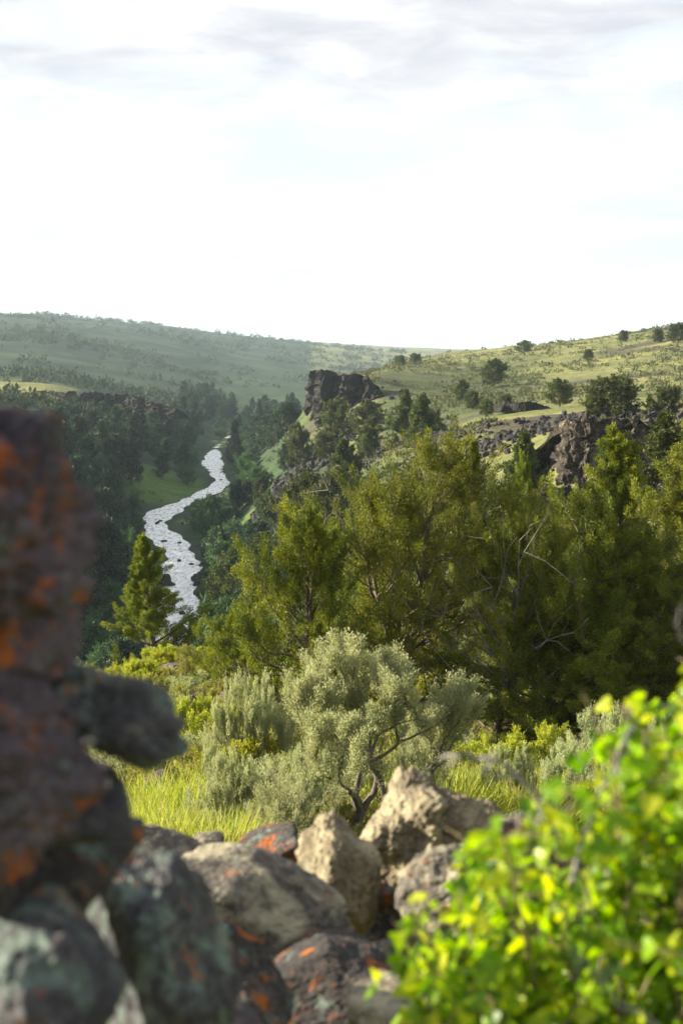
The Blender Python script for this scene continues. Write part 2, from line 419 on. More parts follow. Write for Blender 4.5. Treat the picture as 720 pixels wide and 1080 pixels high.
g1 = mixc(nt, mth(nt, 'MULTIPLY', attr(nt, 'far'), ramp(nt, noise(nt, band.outputs[0], .022, 6, .62), [(.46, 0.), (.58, .8)])), g1, ramp(nt, noise(nt, pos, .35, 6, .7), [(.35, (.055, .07, .032)), (.65, (.13, .14, .062))]))
g1 = mixc(nt, mth(nt, 'MULTIPLY', attr(nt, 'sage_shade_belt'), .9), g1, ramp(nt, noise(nt, pos, .25, 8, .72), [(.35, (.035, .05, .024)), (.6, (.085, .10, .042)), (.75, (.16, .16, .07))]))
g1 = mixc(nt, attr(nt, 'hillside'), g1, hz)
g1 = mixc(nt, attr(nt, 'canyon_green'), g1, ramp(nt, noise(nt, pos, .11, 7, .68), [(.35, (.022, .04, .02)), (.6, (.045, .07, .03))]))
rk = ramp(nt, noise(nt, pos, 1.1, 8, .7), [(.35, (.022, .02, .02)), (.65, (.10, .085, .07))])
g1 = mixc(nt, attr(nt, 'rocky'), g1, rk)
g1 = mixc(nt, attr(nt, 'meadow'), g1, mixc(nt, ramp(nt, noise(nt, pos, 1.6, 6, .75), [(.42, 0.), (.62, .75)]), ramp(nt, noise(nt, pos, .16, 7, .7), [(.35, (.055, .11, .018)), (.65, (.13, .20, .035))]), (.035, .055, .02)))
pr = N(nt, 'ShaderNodeBsdfPrincipled', Roughness=.95); pr.inputs['Specular IOR Level'].default_value = .1
nt.links.new(g1, pr.inputs['Base Color'])
hh = mth(nt, 'ADD', mth(nt, 'MULTIPLY', noise(nt, pos, .5, 8, .75), 1.2), mth(nt, 'MULTIPLY', noise(nt, pos, 5, 6, .7), .12))
bp = N(nt, 'ShaderNodeBump', Strength=.9, Distance=.6); nt.links.new(hh, bp.inputs['Height']); nt.links.new(bp.outputs[0], pr.inputs['Normal'])
nt.links.new(pr.outputs[0], out.inputs[0])
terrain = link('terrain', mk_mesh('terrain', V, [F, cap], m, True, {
    'canyon_green': pt((1 - bench) * np.clip(canyon_low * .9 + lush * .5, 0, 1)), 'sage_shade_belt': pt(sage_shade_belt), 'hillside': pt(leftside * (1 - bench) * (1 - .8 * sstep(.2, .5, fbm2(TX, TY, .02, 3, 55)) * sstep(-16, -10, TZ) * sstep(700, 500, rg))),
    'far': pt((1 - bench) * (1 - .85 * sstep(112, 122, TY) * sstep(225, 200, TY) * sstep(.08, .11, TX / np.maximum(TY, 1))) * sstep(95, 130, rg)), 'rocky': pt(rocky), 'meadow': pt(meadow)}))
tag(terrain, kind='structure')

# ------------------------------------------------------------------ river
def build_river():
    L = smooth_line(RIVL, 1400); kk = np.exp(-.5 * (np.arange(-48, 49) / 15.) ** 2); kk /= kk.sum()
    L = np.stack([np.convolve(np.pad(L[:, c], 48, mode='edge'), kk, 'valid') for c in (0, 1)], 1); W = np.interp(np.linspace(0, 319, 1400), np.arange(320), RIVW)
    t = np.gradient(L, axis=0); t /= np.linalg.norm(t, axis=1)[:, None]
    nrm = np.stack([t[:, 1], -t[:, 0]], 1)
    k = np.linspace(-1, 1, 15)
    xy = L[:, None, :] + nrm[:, None, :] * (k[None, :, None] * (W[:, None, None] + 1.2))
    z = np.full(xy.shape[:2], WATER)
    V = np.concatenate([xy, z[..., None]], -1).reshape(-1, 3)
    i = np.arange(1399)[:, None] * 15; j = np.arange(14)[None, :]
    F = np.stack([i + j, i + j + 1, i + 15 + j + 1, i + 15 + j], -1).reshape(-1, 4)
    m, nt, out = new_mat('river_water')
    pos = nt.nodes.new('ShaderNodeNewGeometry').outputs['Position']
    pr = N(nt, 'ShaderNodeBsdfPrincipled', Roughness=.16, IOR=1.42)
    st = N(nt, 'ShaderNodeMapping'); st.inputs['Scale'].default_value = (1.0, .22, 1.0); nt.links.new(pos, st.inputs[0])
    fo = ramp(nt, noise(nt, st.outputs[0], 1.7, 9, .78, .3), [(.35, 0.), (.56, 1.)])
    c = mixc(nt, fo, (.05, .06, .06), (.92, .93, .90))
    nt.links.new(c, pr.inputs['Base Color'])
    nt.links.new(mth(nt, 'MULTIPLY_ADD', fo, .4, .14), pr.inputs['Roughness'])
    h = mth(nt, 'ADD', noise(nt, pos, .8, 6, .6, .4), mth(nt, 'MULTIPLY', noise(nt, pos, 3.2, 4, .6), .4))
    bp = N(nt, 'ShaderNodeBump', Strength=.3, Distance=.3); nt.links.new(h, bp.inputs['Height']); nt.links.new(bp.outputs[0], pr.inputs['Normal'])
    nt.links.new(pr.outputs[0], out.inputs[0])
    tag(link('river', mk_mesh('river', V, F, m, True)), kind='structure')
build_river()

# ------------------------------------------------------------------ rocks
_ICO = {}
def ico(n):
    if n not in _ICO:
        bm = bmesh.new(); bmesh.ops.create_icosphere(bm, subdivisions=n, radius=1)
        _ICO[n] = (np.array([v.co[:] for v in bm.verts]), np.array([[v.index for v in f.verts] for f in bm.faces])); bm.free()
    return _ICO[n]
def rock_mesh(seed, rad, mat, sub=6, planes=14, p=16, rough=1.0, name='boulder', lump=0.0):
    g = np.random.default_rng(seed)
    D, F = ico(sub)
    n = unit(g.normal(size=(planes, 3))); d = g.uniform(.68, 1.0, planes)
    q = np.maximum(D @ n.T, 0) / d
    r = (np.sum(q ** p, 1) + 1e-6) ** (-1 / p)
    r = np.minimum(r, 1.25)
    V = D * r[:, None]
    off = g.uniform(-50, 50, 3)
    if lump: V = V * (1 + lump * fbm(V * 1.6 + off, 2, seed))[:, None]
    V = V * (1 + rough * (.10 * fbm(V * 1.9 + off, 3, seed) + .07 * (np.abs(fbm(V * 4.2 + off, 4, seed + 3)) - .2) + .040 * fbm(V * 11 + off, 4, seed + 7) + .016 * fbm(V * 27 + off, 3, seed + 11)))[:, None]
    V = V * np.asarray(rad)
    return mk_mesh(name, V, F, mat, True)
def boulder(u, v, Y, rad, rot, seed, mat, label, sub=6, group='boulders of the rock pile', name='boulder', **kw):
    o = link(name, rock_mesh(seed, rad, M[mat], sub, name=name, **kw))
    o.location = P(u, v, Y); o.rotation_euler = [R(a) for a in rot]
    return tag(o, label, 'boulder', group)

# the tall stack of stones close on the left
boulder(-78, 568, 1.30, (.128, .13, .112), (0, 3, 8), 131, 'pillar', 'tall blurred boulder with orange lichen topping the left rock stack', 7, 'stones of the tall left stack', p=30, planes=9, rough=2.1)
boulder(-40, 672, 1.36, (.135, .13, .075), (0, -4, 50), 107, 'pillar', 'dark purplish stone wedged in the middle of the left rock stack', 7, 'stones of the tall left stack', p=14)
boulder(-58, 795, 1.32, (.125, .12, .110), (0, 6, -15), 133, 'pillar', 'broad dark stone with orange lichen low in the left rock stack', 7, 'stones of the tall left stack', p=26, rough=2.1)
boulder(110, 748, 1.47, (.072, .09, .047), (0, 14, 10), 161, 'tealrock', 'ledge stone with pale green lichen jutting out of the left stack', 7, 'stones of the tall left stack', p=22, planes=11, rough=1.6)
boulder(15, 905, 1.52, (.13, .12, .07), (0, 5, 15), 141, 'darkrock', 'dark stone sandwiched between the left stack and the teal boulders', 6)
boulder(110, 950, 2.1, (.14, .14, .10), (0, 5, 70), 142, 'darkrock', 'shadowed dark stone filling the gap behind the teal boulders', 6)
boulder(72, 850, 1.45, (.05, .07, .045), (10, 0, 30), 105, 'tealrock', 'small lichen spotted stone tucked under the jutting ledge stone', 6, 'stones of the tall left stack')
boulder(25, 1010, 1.45, (.125, .14, .10), (0, 25, 10), 106, 'tealrock', 'teal lichen covered boulder at the foot of the left stack', 7)
boulder(-60, 930, 1.6, (.16, .14, .07), (0, 0, 30), 108, 'darkrock', 'shadowed dark stone supporting the left rock stack', 6)
boulder(148, 1000, 1.75, (.085, .13, .125), (12, -12, 25), 109, 'tealrock', 'upright teal lichen boulder beside the foot of the left stack', 7)
# the pile of rocks across the foreground
boulder(256, 950, 3.0, (.205, .16, .076), (8, 19, 8), 111, 'greyrock', 'long flat boulder with orange and cream lichen sloping to the right', 7)
boulder(360, 938, 3.25, (.096, .12, .138), (0, 4, 30), 112, 'tanrock', 'pointed tan boulder standing upright beside the long flat boulder', 7, p=12, rough=1.7)
boulder(438, 880, 3.55, (.140, .15, .125), (0, -18, 20), 113, 'tanrock', 'large lumpy tan boulder on top of the rock pile', 7, lump=.2, rough=1.5)
boulder(486, 874, 3.45, (.082, .10, .090), (0, 20, 60), 114, 'tanrock', 'rounded knobby stone leaning on the large lumpy tan boulder', 7, lump=.3, rough=2.0)
boulder(478, 950, 3.15, (.15, .16, .115), (0, -14, 5), 115, 'greyrock', 'grey boulder half hidden behind the green leafy shrub', 7)
boulder(548, 915, 3.5, (.14, .14, .10), (0, 10, 80), 116, 'darkrock', 'dark stone just behind the green leafy shrub', 6)
boulder(146, 912, 3.5, (.15, .15, .068), (0, 6, 0), 117, 'greyrock', 'low grey stone by the bright grass at the left end of pile', 6)
boulder(290, 905, 3.75, (.105, .12, .082), (0, 14, 40), 118, 'darkrock', 'dark rounded stone behind the long flat boulder', 6)
boulder(345, 1035, 2.75, (.165, .15, .066), (0, -6, 20), 119, 'darkrock', 'broad speckled boulder at the bottom centre of the pile', 7)
boulder(425, 1078, 2.6, (.12, .12, .062), (0, -6, 50), 120, 'greyrock', 'greenish grey stone low between speckled boulder and leafy shrub', 6)
boulder(225, 1065, 2.5, (.11, .15, .10), (20, 10, 10), 121, 'darkrock', 'shadowed dark stone with orange lichen under the long flat boulder', 6)
boulder(400, 985, 3.5, (.12, .12, .10), (0, 0, 10), 122, 'darkrock', 'dark wedge stone in the gap under the pointed tan boulder', 6)
boulder(235, 1095, 2.0, (.07, .09, .06), (0, 0, 0), 123, 'pillar', 'orange lichen stone at the very bottom of the rock pile', 6)
boulder(560, 1040, 3.1, (.20, .2, .15), (0, 10, 0), 124, 'darkrock', 'buried dark boulder behind the lower leaves of the shrub', 6)
boulder(205, 975, 3.3, (.12, .12, .10), (0, 40, 10), 125, 'darkrock', 'dark stone wedged between teal boulder and long flat boulder', 6)

for (u, v, Y, r, sd, mt, lab) in (
  (318, 960, 3.35, .045, 171, 'greyrock', 'small grey stone wedged behind the end of the long flat boulder'),
  (402, 948, 3.3, .05, 172, 'darkrock', 'small dark stone in the crack right of the pointed tan boulder'),
  (300, 1000, 2.95, .05, 173, 'darkrock', 'dark chunk of stone under the right end of the long flat boulder'),
  (195, 1010, 2.6, .055, 174, 'greyrock', 'grey chunk of stone squeezed beside the upright teal boulder'),
  (405, 1010, 3.0, .055, 175, 'greyrock', 'grey chunk of stone under the grey boulder by the shrub'),
  (328, 890, 3.7, .04, 176, 'tanrock', 'little tan stone behind the tip of the pointed tan boulder'),
  (215, 888, 3.8, .045, 177, 'greyrock', 'little grey stone at the edge of the bright grass'),
  (530, 880, 3.9, .06, 178, 'tanrock', 'tan stone sticking up behind the dark stone by the shrub')):
    boulder(u, v, Y, (r, r * 1.1, r * .8), (10, 20, sd), sd, mt, lab, 5)

# ------------------------------------------------------------------ cliffs
def cliff(name, path, top, bottom, depth, mat, label, seed, ncol=90, nh=26, jag=1.0, cat='cliff', colw=1.6):
    """a closed rock wall along a ground path; faces to the left of travel"""
    path = smooth_line(np.array(path, float), ncol)
    t = np.gradient(path, axis=0); t /= np.linalg.norm(t, axis=1)[:, None]
    nrm = np.stack([-t[:, 1], t[:, 0]], 1)
    s = np.concatenate([[0], np.cumsum(np.linalg.norm(np.diff(path, axis=0), axis=1))])
    tz = np.interp(np.linspace(0, 1, ncol), np.linspace(0, 1, len(top)), top)
    bz = np.interp(np.linspace(0, 1, ncol), np.linspace(0, 1, len(bottom)), bottom)
    H = tz - bz
    g = np.random.default_rng(seed)
    cell = np.floor(s / colw + .5 * vnoise(np.stack([s / colw, s * 0, s * 0], 1), seed)).astype(int)
    rnd = g.uniform(-1, 1, cell.max() - cell.min() + 2)[cell - cell.min()]
    rnd2 = g.uniform(-1, 1, cell.max() - cell.min() + 2)[cell - cell.min()]
    tz = tz + rnd2 * .09 * H * jag
    prof = [(0, k / nh) for k in range(nh + 1)] + [(-depth * k / 8, 1 - .04 * k - .012 * k * k) for k in range(1, 9)] + [(-depth, 0)]
    V = np.zeros((ncol, len(prof), 3))
    for q, (o, h) in enumerate(prof):
        z = bz + (tz - bz) * h
        lean = -.10 * H * h
        blk = rnd * .16 * H * jag * (1 if o == 0 else 0)
        off = o + lean + blk
        V[:, q, 0] = path[:, 0] + nrm[:, 0] * off; V[:, q, 1] = path[:, 1] + nrm[:, 1] * off; V[:, q, 2] = z
    hm = H.mean()
    pq = V.copy(); pq[..., 2] *= .6
    n1 = fbm(pq / (hm * .45), 5, seed); n2 = np.abs(fbm(V / (hm * .16), 4, seed + 5))
    n3 = fbm(V * np.array([1, 1, 3.]) / (hm * .3), 3, seed + 9)
    n4 = fbm(V / (hm * .07), 3, seed + 31)
    d = jag * hm * (.13 * n1 - .26 * n2 + .08 * n3 + .05 * n4)
    V[..., 0] += nrm[:, None, 0] * d; V[..., 1] += nrm[:, None, 1] * d
    V[..., 2] += jag * hm * .12 * fbm(V / (hm * .25), 4, seed + 21)
    n = len(prof)
    i = np.arange(ncol - 1)[:, None] * n; j = np.arange(n)[None, :]; j2 = (j + 1) % n
    F = np.stack([i + j, i + j2, i + n + j2, i + n + j], -1).reshape(-1, 4)
    caps = [np.arange(n)[None, :], (np.arange(n)[::-1] + (ncol - 1) * n)[None, :]]
    return tag(link(name, mk_mesh(name, V.reshape(-1, 3), [F] + caps, mat, False)), label, cat)

def xy(u, Y): q = P(u, 450, Y); return (q[0], q[1])
def zz(v, Y): return P(360, v, Y)[2]
cliff('cliff', [xy(356, 396), xy(336, 362), xy(325, 334), xy(335, 316), xy(360, 311), xy(386, 306), xy(408, 306)][::-1],
      [zz(418, 310), zz(398, 312), zz(393, 318), zz(392, 323), zz(394, 335), zz(399, 360), zz(410, 400)],
      [zz(430, 310), zz(440, 312), zz(450, 320), zz(460, 325), zz(466, 335), zz(456, 360), zz(450, 400)],
      10, M['basalt'], 'dark basalt cliff at the tip of the right plateau above the canyon', 11, 150, 34, .8, colw=2.0)
cliff('cliff', [xy(735, 110), xy(700, 105), xy(674, 102), xy(652, 102.5), xy(630, 100.5), xy(604, 101), xy(586, 103.5), xy(572, 112)],
      [zz(468, 110), zz(447, 105), zz(441, 102), zz(445, 102), zz(441, 100), zz(444, 101), zz(447, 104), zz(466, 112)],
      [zz(515, 112), zz(520, 110), zz(525, 107), zz(522, 104), zz(520, 104), zz(516, 108), zz(510, 116)],
      9, M['basalt_lit'], 'blocky basalt outcrop with tan lichen just above the junipers', 23, 170, 36, .75, 'rock outcrop', 1.1)
cliff('cliff', [xy(578, 160), xy(545, 166), xy(510, 170), xy(475, 178), xy(445, 196), xy(425, 215)],
      [zz(452, 160), zz(453, 166), zz(452, 170), zz(454, 178), zz(456, 196), zz(459, 215)],
      [zz(474, 160), zz(474, 166), zz(474, 170), zz(474, 178), zz(474, 196), zz(472, 215)],
      4, M['basalt'], 'long low band of dark basalt along the plateau edge', 31, 130, 14, 1.0, 'rock outcrop', 1.2)
cliff('cliff', [xy(582, 210), xy(565, 206), xy(548, 205), xy(530, 208), xy(514, 214)],
      [zz(432, 210), zz(424, 206), zz(425, 205), zz(424, 208), zz(431, 214)],
      [zz(436, 210), zz(434, 206), zz(434, 205), zz(434, 208), zz(435, 214)],
      4, M['basalt'], 'short dark ledge of rock crossing the sunlit meadow', 57, 70, 10, 1.0, 'rock outcrop', 1.0)
cliff('cliff', [xy(185, 425), xy(150, 432), xy(118, 440), xy(80, 438), xy(30, 445), xy(-30, 440), xy(-90, 430)],
      [zz(432, 425), zz(420, 432), zz(414, 440), zz(414, 438), zz(414, 445), zz(412, 440), zz(412, 430)],
      [zz(442, 425), zz(440, 432), zz(436, 440), zz(440, 438), zz(438, 445), zz(436, 440), zz(434, 430)],
      7, M['basalt'], 'hazy basalt rim below the sunlit bench on the left hill', 43, 150, 16, 1.0, 'cliff', 2.4)

# ------------------------------------------------------------------ trees
def make_tree(seed, H, W, prof, nlimb, nsub, nspray, sl, sw, leafm, barkm, trunk_r=None, lean=(0, 0), up=.45, bare=0, trunks=1, base=.04, sides=5, clump=.5, rfac=.34):
    """tapered trunk(s), limbs and sub-branches; foliage as many small sprays along the outer wood"""
    g = np.random.default_rng(seed)
    polys, dead, subs = [], [], []
    pt_, pr_ = [a for a, b in prof], [b for a, b in prof]
    trunk_r = trunk_r or H * .028
    T = []
    for k in range(trunks):
        n = 9; t = np.linspace(0, 1, n)
        a = g.uniform(0, 6.28); sp_ = (0 if trunks == 1 else W * .16)
        pts = np.stack([lean[0] * t * H + math.cos(a) * sp_ * t + np.cumsum(g.normal(0, .012 * H, n)) * (t > 0), lean[1] * t * H + math.sin(a) * sp_ * t + np.cumsum(g.normal(0, .012 * H, n)) * (t > 0), t * H * (.97 if k == 0 else g.uniform(.7, .92))], 1)
        pts -= pts[0] * np.array([1, 1, 0]); pts[0, 2] = -.25
        polys.append((pts, trunk_r * (1 - .93 * t) * (1 if k == 0 else .75) + .004)); T.append(pts)
    lob = g.uniform(0, 100, 3)
    for i in range(nlimb):
        pts = T[i % trunks]
        t = base + (.985 - base) * ((i + g.uniform(0, 1)) / nlimb) ** .85
        fi = t * 8; k = min(int(fi), 7); b0 = pts[k] + (pts[k + 1] - pts[k]) * (fi - k)
        az = i * 2.39996 + g.normal(0, .5)
        env = np.interp(t, pt_, pr_) * W * .5
        lobe = 1 + clump * .6 * float(fbm(np.array([[math.cos(az) * 1.1, math.sin(az) * 1.1, t * 3.5]]) + lob, 2, seed)[0])
        ln = max(env * g.uniform(.72, 1.08) * lobe, .06 * W)
        el = R(8 + 50 * t ** 1.3) + g.normal(0, .16)
        d = np.array([math.cos(az) * math.cos(el), math.sin(az) * math.cos(el), math.sin(el)])
        q = np.linspace(0, 1, 6)[:, None]
        lp = b0 + d * ln * q + np.array([0, 0, 1]) * ln * .22 * q ** 2.2 + g.normal(0, .035 * ln, (6, 3)) * q
        r0 = max(trunk_r * .42 * (1 - t * .75) * (ln / (W * .5 + 1e-6)) ** .5, .006)
        rad = r0 * (1 - .85 * q[:, 0])
        if bare and g.uniform() < bare:
            dead.append((lp, rad * .8))
            for s in range(7):
                b = lp[g.integers(1, 6)]; dd = unit(d + g.normal(0, .55, 3) + np.array([0, 0, .2])); l2 = ln * g.uniform(.25, .5)
                dead.append((np.stack([b, b + dd * l2 * .5 + g.normal(0, .03 * ln, 3), b + dd * l2 + g.normal(0, .06 * ln, 3)]), np.array([r0 * .4, r0 * .25, .002])))
            continue
        polys.append((lp, rad))
        for s in range(nsub):
            f = .28 + .72 * (s + g.uniform(.2, .9)) / nsub
            fk = f * 5; kk = min(int(fk), 4); b = lp[kk] + (lp[kk + 1] - lp[kk]) * (fk - kk)
            sd = unit(d * .65 + g.normal(0, .55, 3) + np.array([0, 0, up]))
            l2 = (.16 + .26 * g.uniform()) * ln + .05 * W * g.uniform(.5, 1)
            e = b + sd * l2 + np.array([0, 0, .15 * l2])
            subs.append((b, e, l2))
            if r0 > .012: polys.append((np.stack([b, (b + e) / 2 + g.normal(0, .05 * l2, 3), e]), np.array([r0 * .35, r0 * .22, .003])))
    subsA = np.array([b for b, e, l in subs]); subsB = np.array([e for b, e, l in subs]); sl2 = np.array([l for b, e, l in subs])
    pk = sl2 / sl2.sum()
    k = g.choice(len(subs), nspray, p=pk)
    f = g.uniform(.1, 1.06, nspray)[:, None] ** .8
    ax = unit(subsB - subsA)[k]
    rad_ = (rfac * sl2[k] * (1.05 - .6 * f[:, 0]) + .3 * sl)
    o = g.normal(size=(nspray, 3)); o = unit(o) * (rad_ * g.uniform(.2, 1, nspray))[:, None]
    C = subsA[k] + (subsB - subsA)[k] * f + o
    D = unit(ax * .5 + unit(o) * .9 + np.array([0, 0, up * .7]) + g.normal(0, .45, (nspray, 3)))
    V, F = sprays(C, D, sl * g.uniform(.6, 1.35, nspray), sw * g.uniform(.7, 1.3, nspray), g, .45)
    ct = g.uniform(0, 1, len(subs))
    tint = np.clip(.45 * ct[k] + .55 * g.uniform(0, 1, nspray), 0, 1)
    tv_, tf_ = tubes(polys, sides)
    parts = [('trunk', mk_mesh('trunk', tv_, tf_, barkm, True)), ('crown', mk_mesh('crown', V, F, leafm, False, None, {'tint': tint}))]
    if dead:
        dv, df = tubes(dead, 4)
        me = mk_mesh('trunk', np.vstack([tv_, dv]), [tf_, df + len(tv_)], barkm, True); me.materials.append(M['deadwood'])
        me.polygons.foreach_set('material_index', np.concatenate([np.zeros(len(tf_), np.int32), np.ones(len(df), np.int32)]))
        parts[0] = ('trunk', me)
    return parts

BROAD = [(0, .55), (.12, .9), (.35, 1.0), (.6, .82), (.85, .45), (1, .12)]
CONE = [(0, .75), (.1, 1.0), (.3, .92), (.6, .58), (.85, .26), (1, .05)]
COLU = [(0, .6), (.15, .95), (.5, 1.0), (.8, .6), (1, .1)]
ROUND = [(0, .6), (.2, .95), (.5, 1.0), (.8, .75), (1, .25)]
J = {
 'main': make_tree(201, 6.2, 4.9, BROAD, 76, 8, 200000, .056, .017, M['juniper'], M['bark'], .17, (.02, 0), .5, .06, 2, clump=1.0, rfac=.25),
 'cone': make_tree(202, 6.4, 4.3, CONE, 90, 8, 200000, .056, .017, M['juniper'], M['bark'], .16, (0, 0), .5, .02, 1, clump=1.0, rfac=.25),
 'low':  make_tree(203, 3.4, 3.4, BROAD, 56, 7, 120000, .056, .017, M['juniper'], M['bark'], .10, (-.06, 0), .5, .03, 2, clump=1.0, rfac=.25),
 'slim': make_tree(204, 4.6, 2.5, CONE, 62, 7, 95000, .060, .018, M['juniper'], M['bark'], .10, (.02, 0), .5, .02, 1, clump=.9, rfac=.26),
 'dead': make_tree(205, 4.6, 4.0, ROUND, 56, 7, 70000, .056, .017, M['juniper'], M['bark'], .11, (.05, 0), .4, .42, 2, clump=.9, rfac=.25),
}
def place(kind, u, vb, Y, vtop, wpx=None, label='', rot=0., group='junipers on the near slope', proto=J, native=None, name='juniper_tree', cat='juniper tree', lean=0):
    """stand a tree on the ground at picture column u and distance Y so that its top reaches row vtop"""
    H0, W0 = native or NAT[kind]
    q = P(u, 500, Y); x = q[0]; zb = zg1(x, Y) - .05
    # height so that the top projects to vtop
    h = P(u, vtop, Y)[2] - zb
    sz = max(h, .3) / H0
    sx = sz if wpx is None else wpx / FPX * Y / W0
    return thing(name, proto[kind], (x, Y, zb), rot, (sx, sx, sz), label, cat, group, (0, lean))
NAT = {'main': (6.2, 4.9), 'cone': (6.4, 4.3), 'low': (3.4, 3.4), 'slim': (4.6, 2.5), 'dead': (4.6, 4.0)}

place('slim', 150, 690, 47, 566, 88, 'slender sunlit juniper standing alone in front of the river', 1.0)
place('main', 428, 780, 31, 484, 235, 'large spreading juniper behind the silvery sagebrush', 0.3)
place('low', 310, 740, 29, 560, 155, 'low bushy juniper on the left side of the large spreading juniper', 2.2)
place('dead', 520, 770, 30, 548, 180, 'half dead juniper with bare grey branches between two big junipers', 0.8)
place('cone', 655, 785, 31, 462, 220, 'tall pointed juniper above the green leafy shrub', 1.7)
place('cone', 738, 770, 36, 425, 200, 'dark juniper cut off by the right edge of the photo', 4.0)
place('cone', 552, 700, 42, 486, 105, 'narrow juniper rising behind the bare grey branches', 3.1)
place('low', 590, 780, 30.6, 640, 230, 'dark shaded juniper with low sweeping boughs over the shrub', 0.2)
place('main', 702, 780, 30.2, 590, 220, 'shaded bushy juniper under the tall pointed juniper', 2.6)
place('slim', 503, 640, 55, 466, 74, 'slim juniper peeking out behind the top of the spreading juniper', 2.0)
place('main', 600, 640, 52, 532, 110, 'bushy juniper in front of the blocky outcrop', 5.0)
place('low', 262, 735, 32, 650, 100, 'small juniper bush at the far left foot of the juniper thicket', 4.6)
place('cone', 395, 730, 38, 520, 150, 'pale juniper hidden behind the left of the spreading juniper', 5.4)

# mid distance trees on the slope and plateau: lighter prototypes
FAR = {
 'cone': make_tree(301, 7, 4.2, CONE, 46, 6, 13000, .26, .13, M['far_juniper'], M['bark'], sides=4),
 'broad': make_tree(302, 6, 5.6, BROAD, 44, 6, 13000, .26, .13, M['far_juniper'], M['bark'], trunks=2, sides=4),
 'round': make_tree(303, 4.5, 5.0, ROUND, 40, 6, 11000, .26, .13, M['far_juniper'], M['bark'], trunks=2, base=.02, sides=4),
 'spruce': make_tree(304, 13, 5.0, CONE, 60, 5, 5200, .60, .22, M['canyon_tree'], M['bark'], sides=4),
 'dark': make_tree(305, 9, 6.2, COLU, 46, 5, 4600, .60, .22, M['canyon_tree'], M['bark'], sides=4, trunks=2),
 'willow': make_tree(306, 4.5, 5.8, ROUND, 36, 5, 4600, .40, .16, M['willow'], M['bark'], base=.02, trunks=3, sides=4),
 'oval': make_tree(307, 10, 5.6, COLU, 46, 5, 4600, .60, .22, M['canyon_tree'], M['bark'], sides=4),
}
FNAT = {'cone': (7, 4.2), 'broad': (6, 5.6), 'round': (4.5, 5.0), 'spruce': (13, 5.0), 'dark': (9, 6.2), 'willow': (4.5, 5.8), 'oval': (10, 5.6)}
def far(kind, u, Y, vtop, wpx, label, group='junipers on the slope and plateau', name='juniper_tree', cat='juniper tree'):
    return place(kind, u, 0, Y, vtop, wpx, label, random.uniform(0, 6), group, FAR, FNAT[kind], name, cat)
def ground_at(u, vb, y0, y1):
    Ys = np.exp(np.linspace(math.log(y0), math.log(y1), 700)); x = (u - 360) / FPX * Ys
    _, v = proj(x, Ys, zg(x, Ys)); k = np.nonzero(v <= vb)[0]
    return float(Ys[k[0]]) if len(k) else float(Ys[np.argmin(v)])
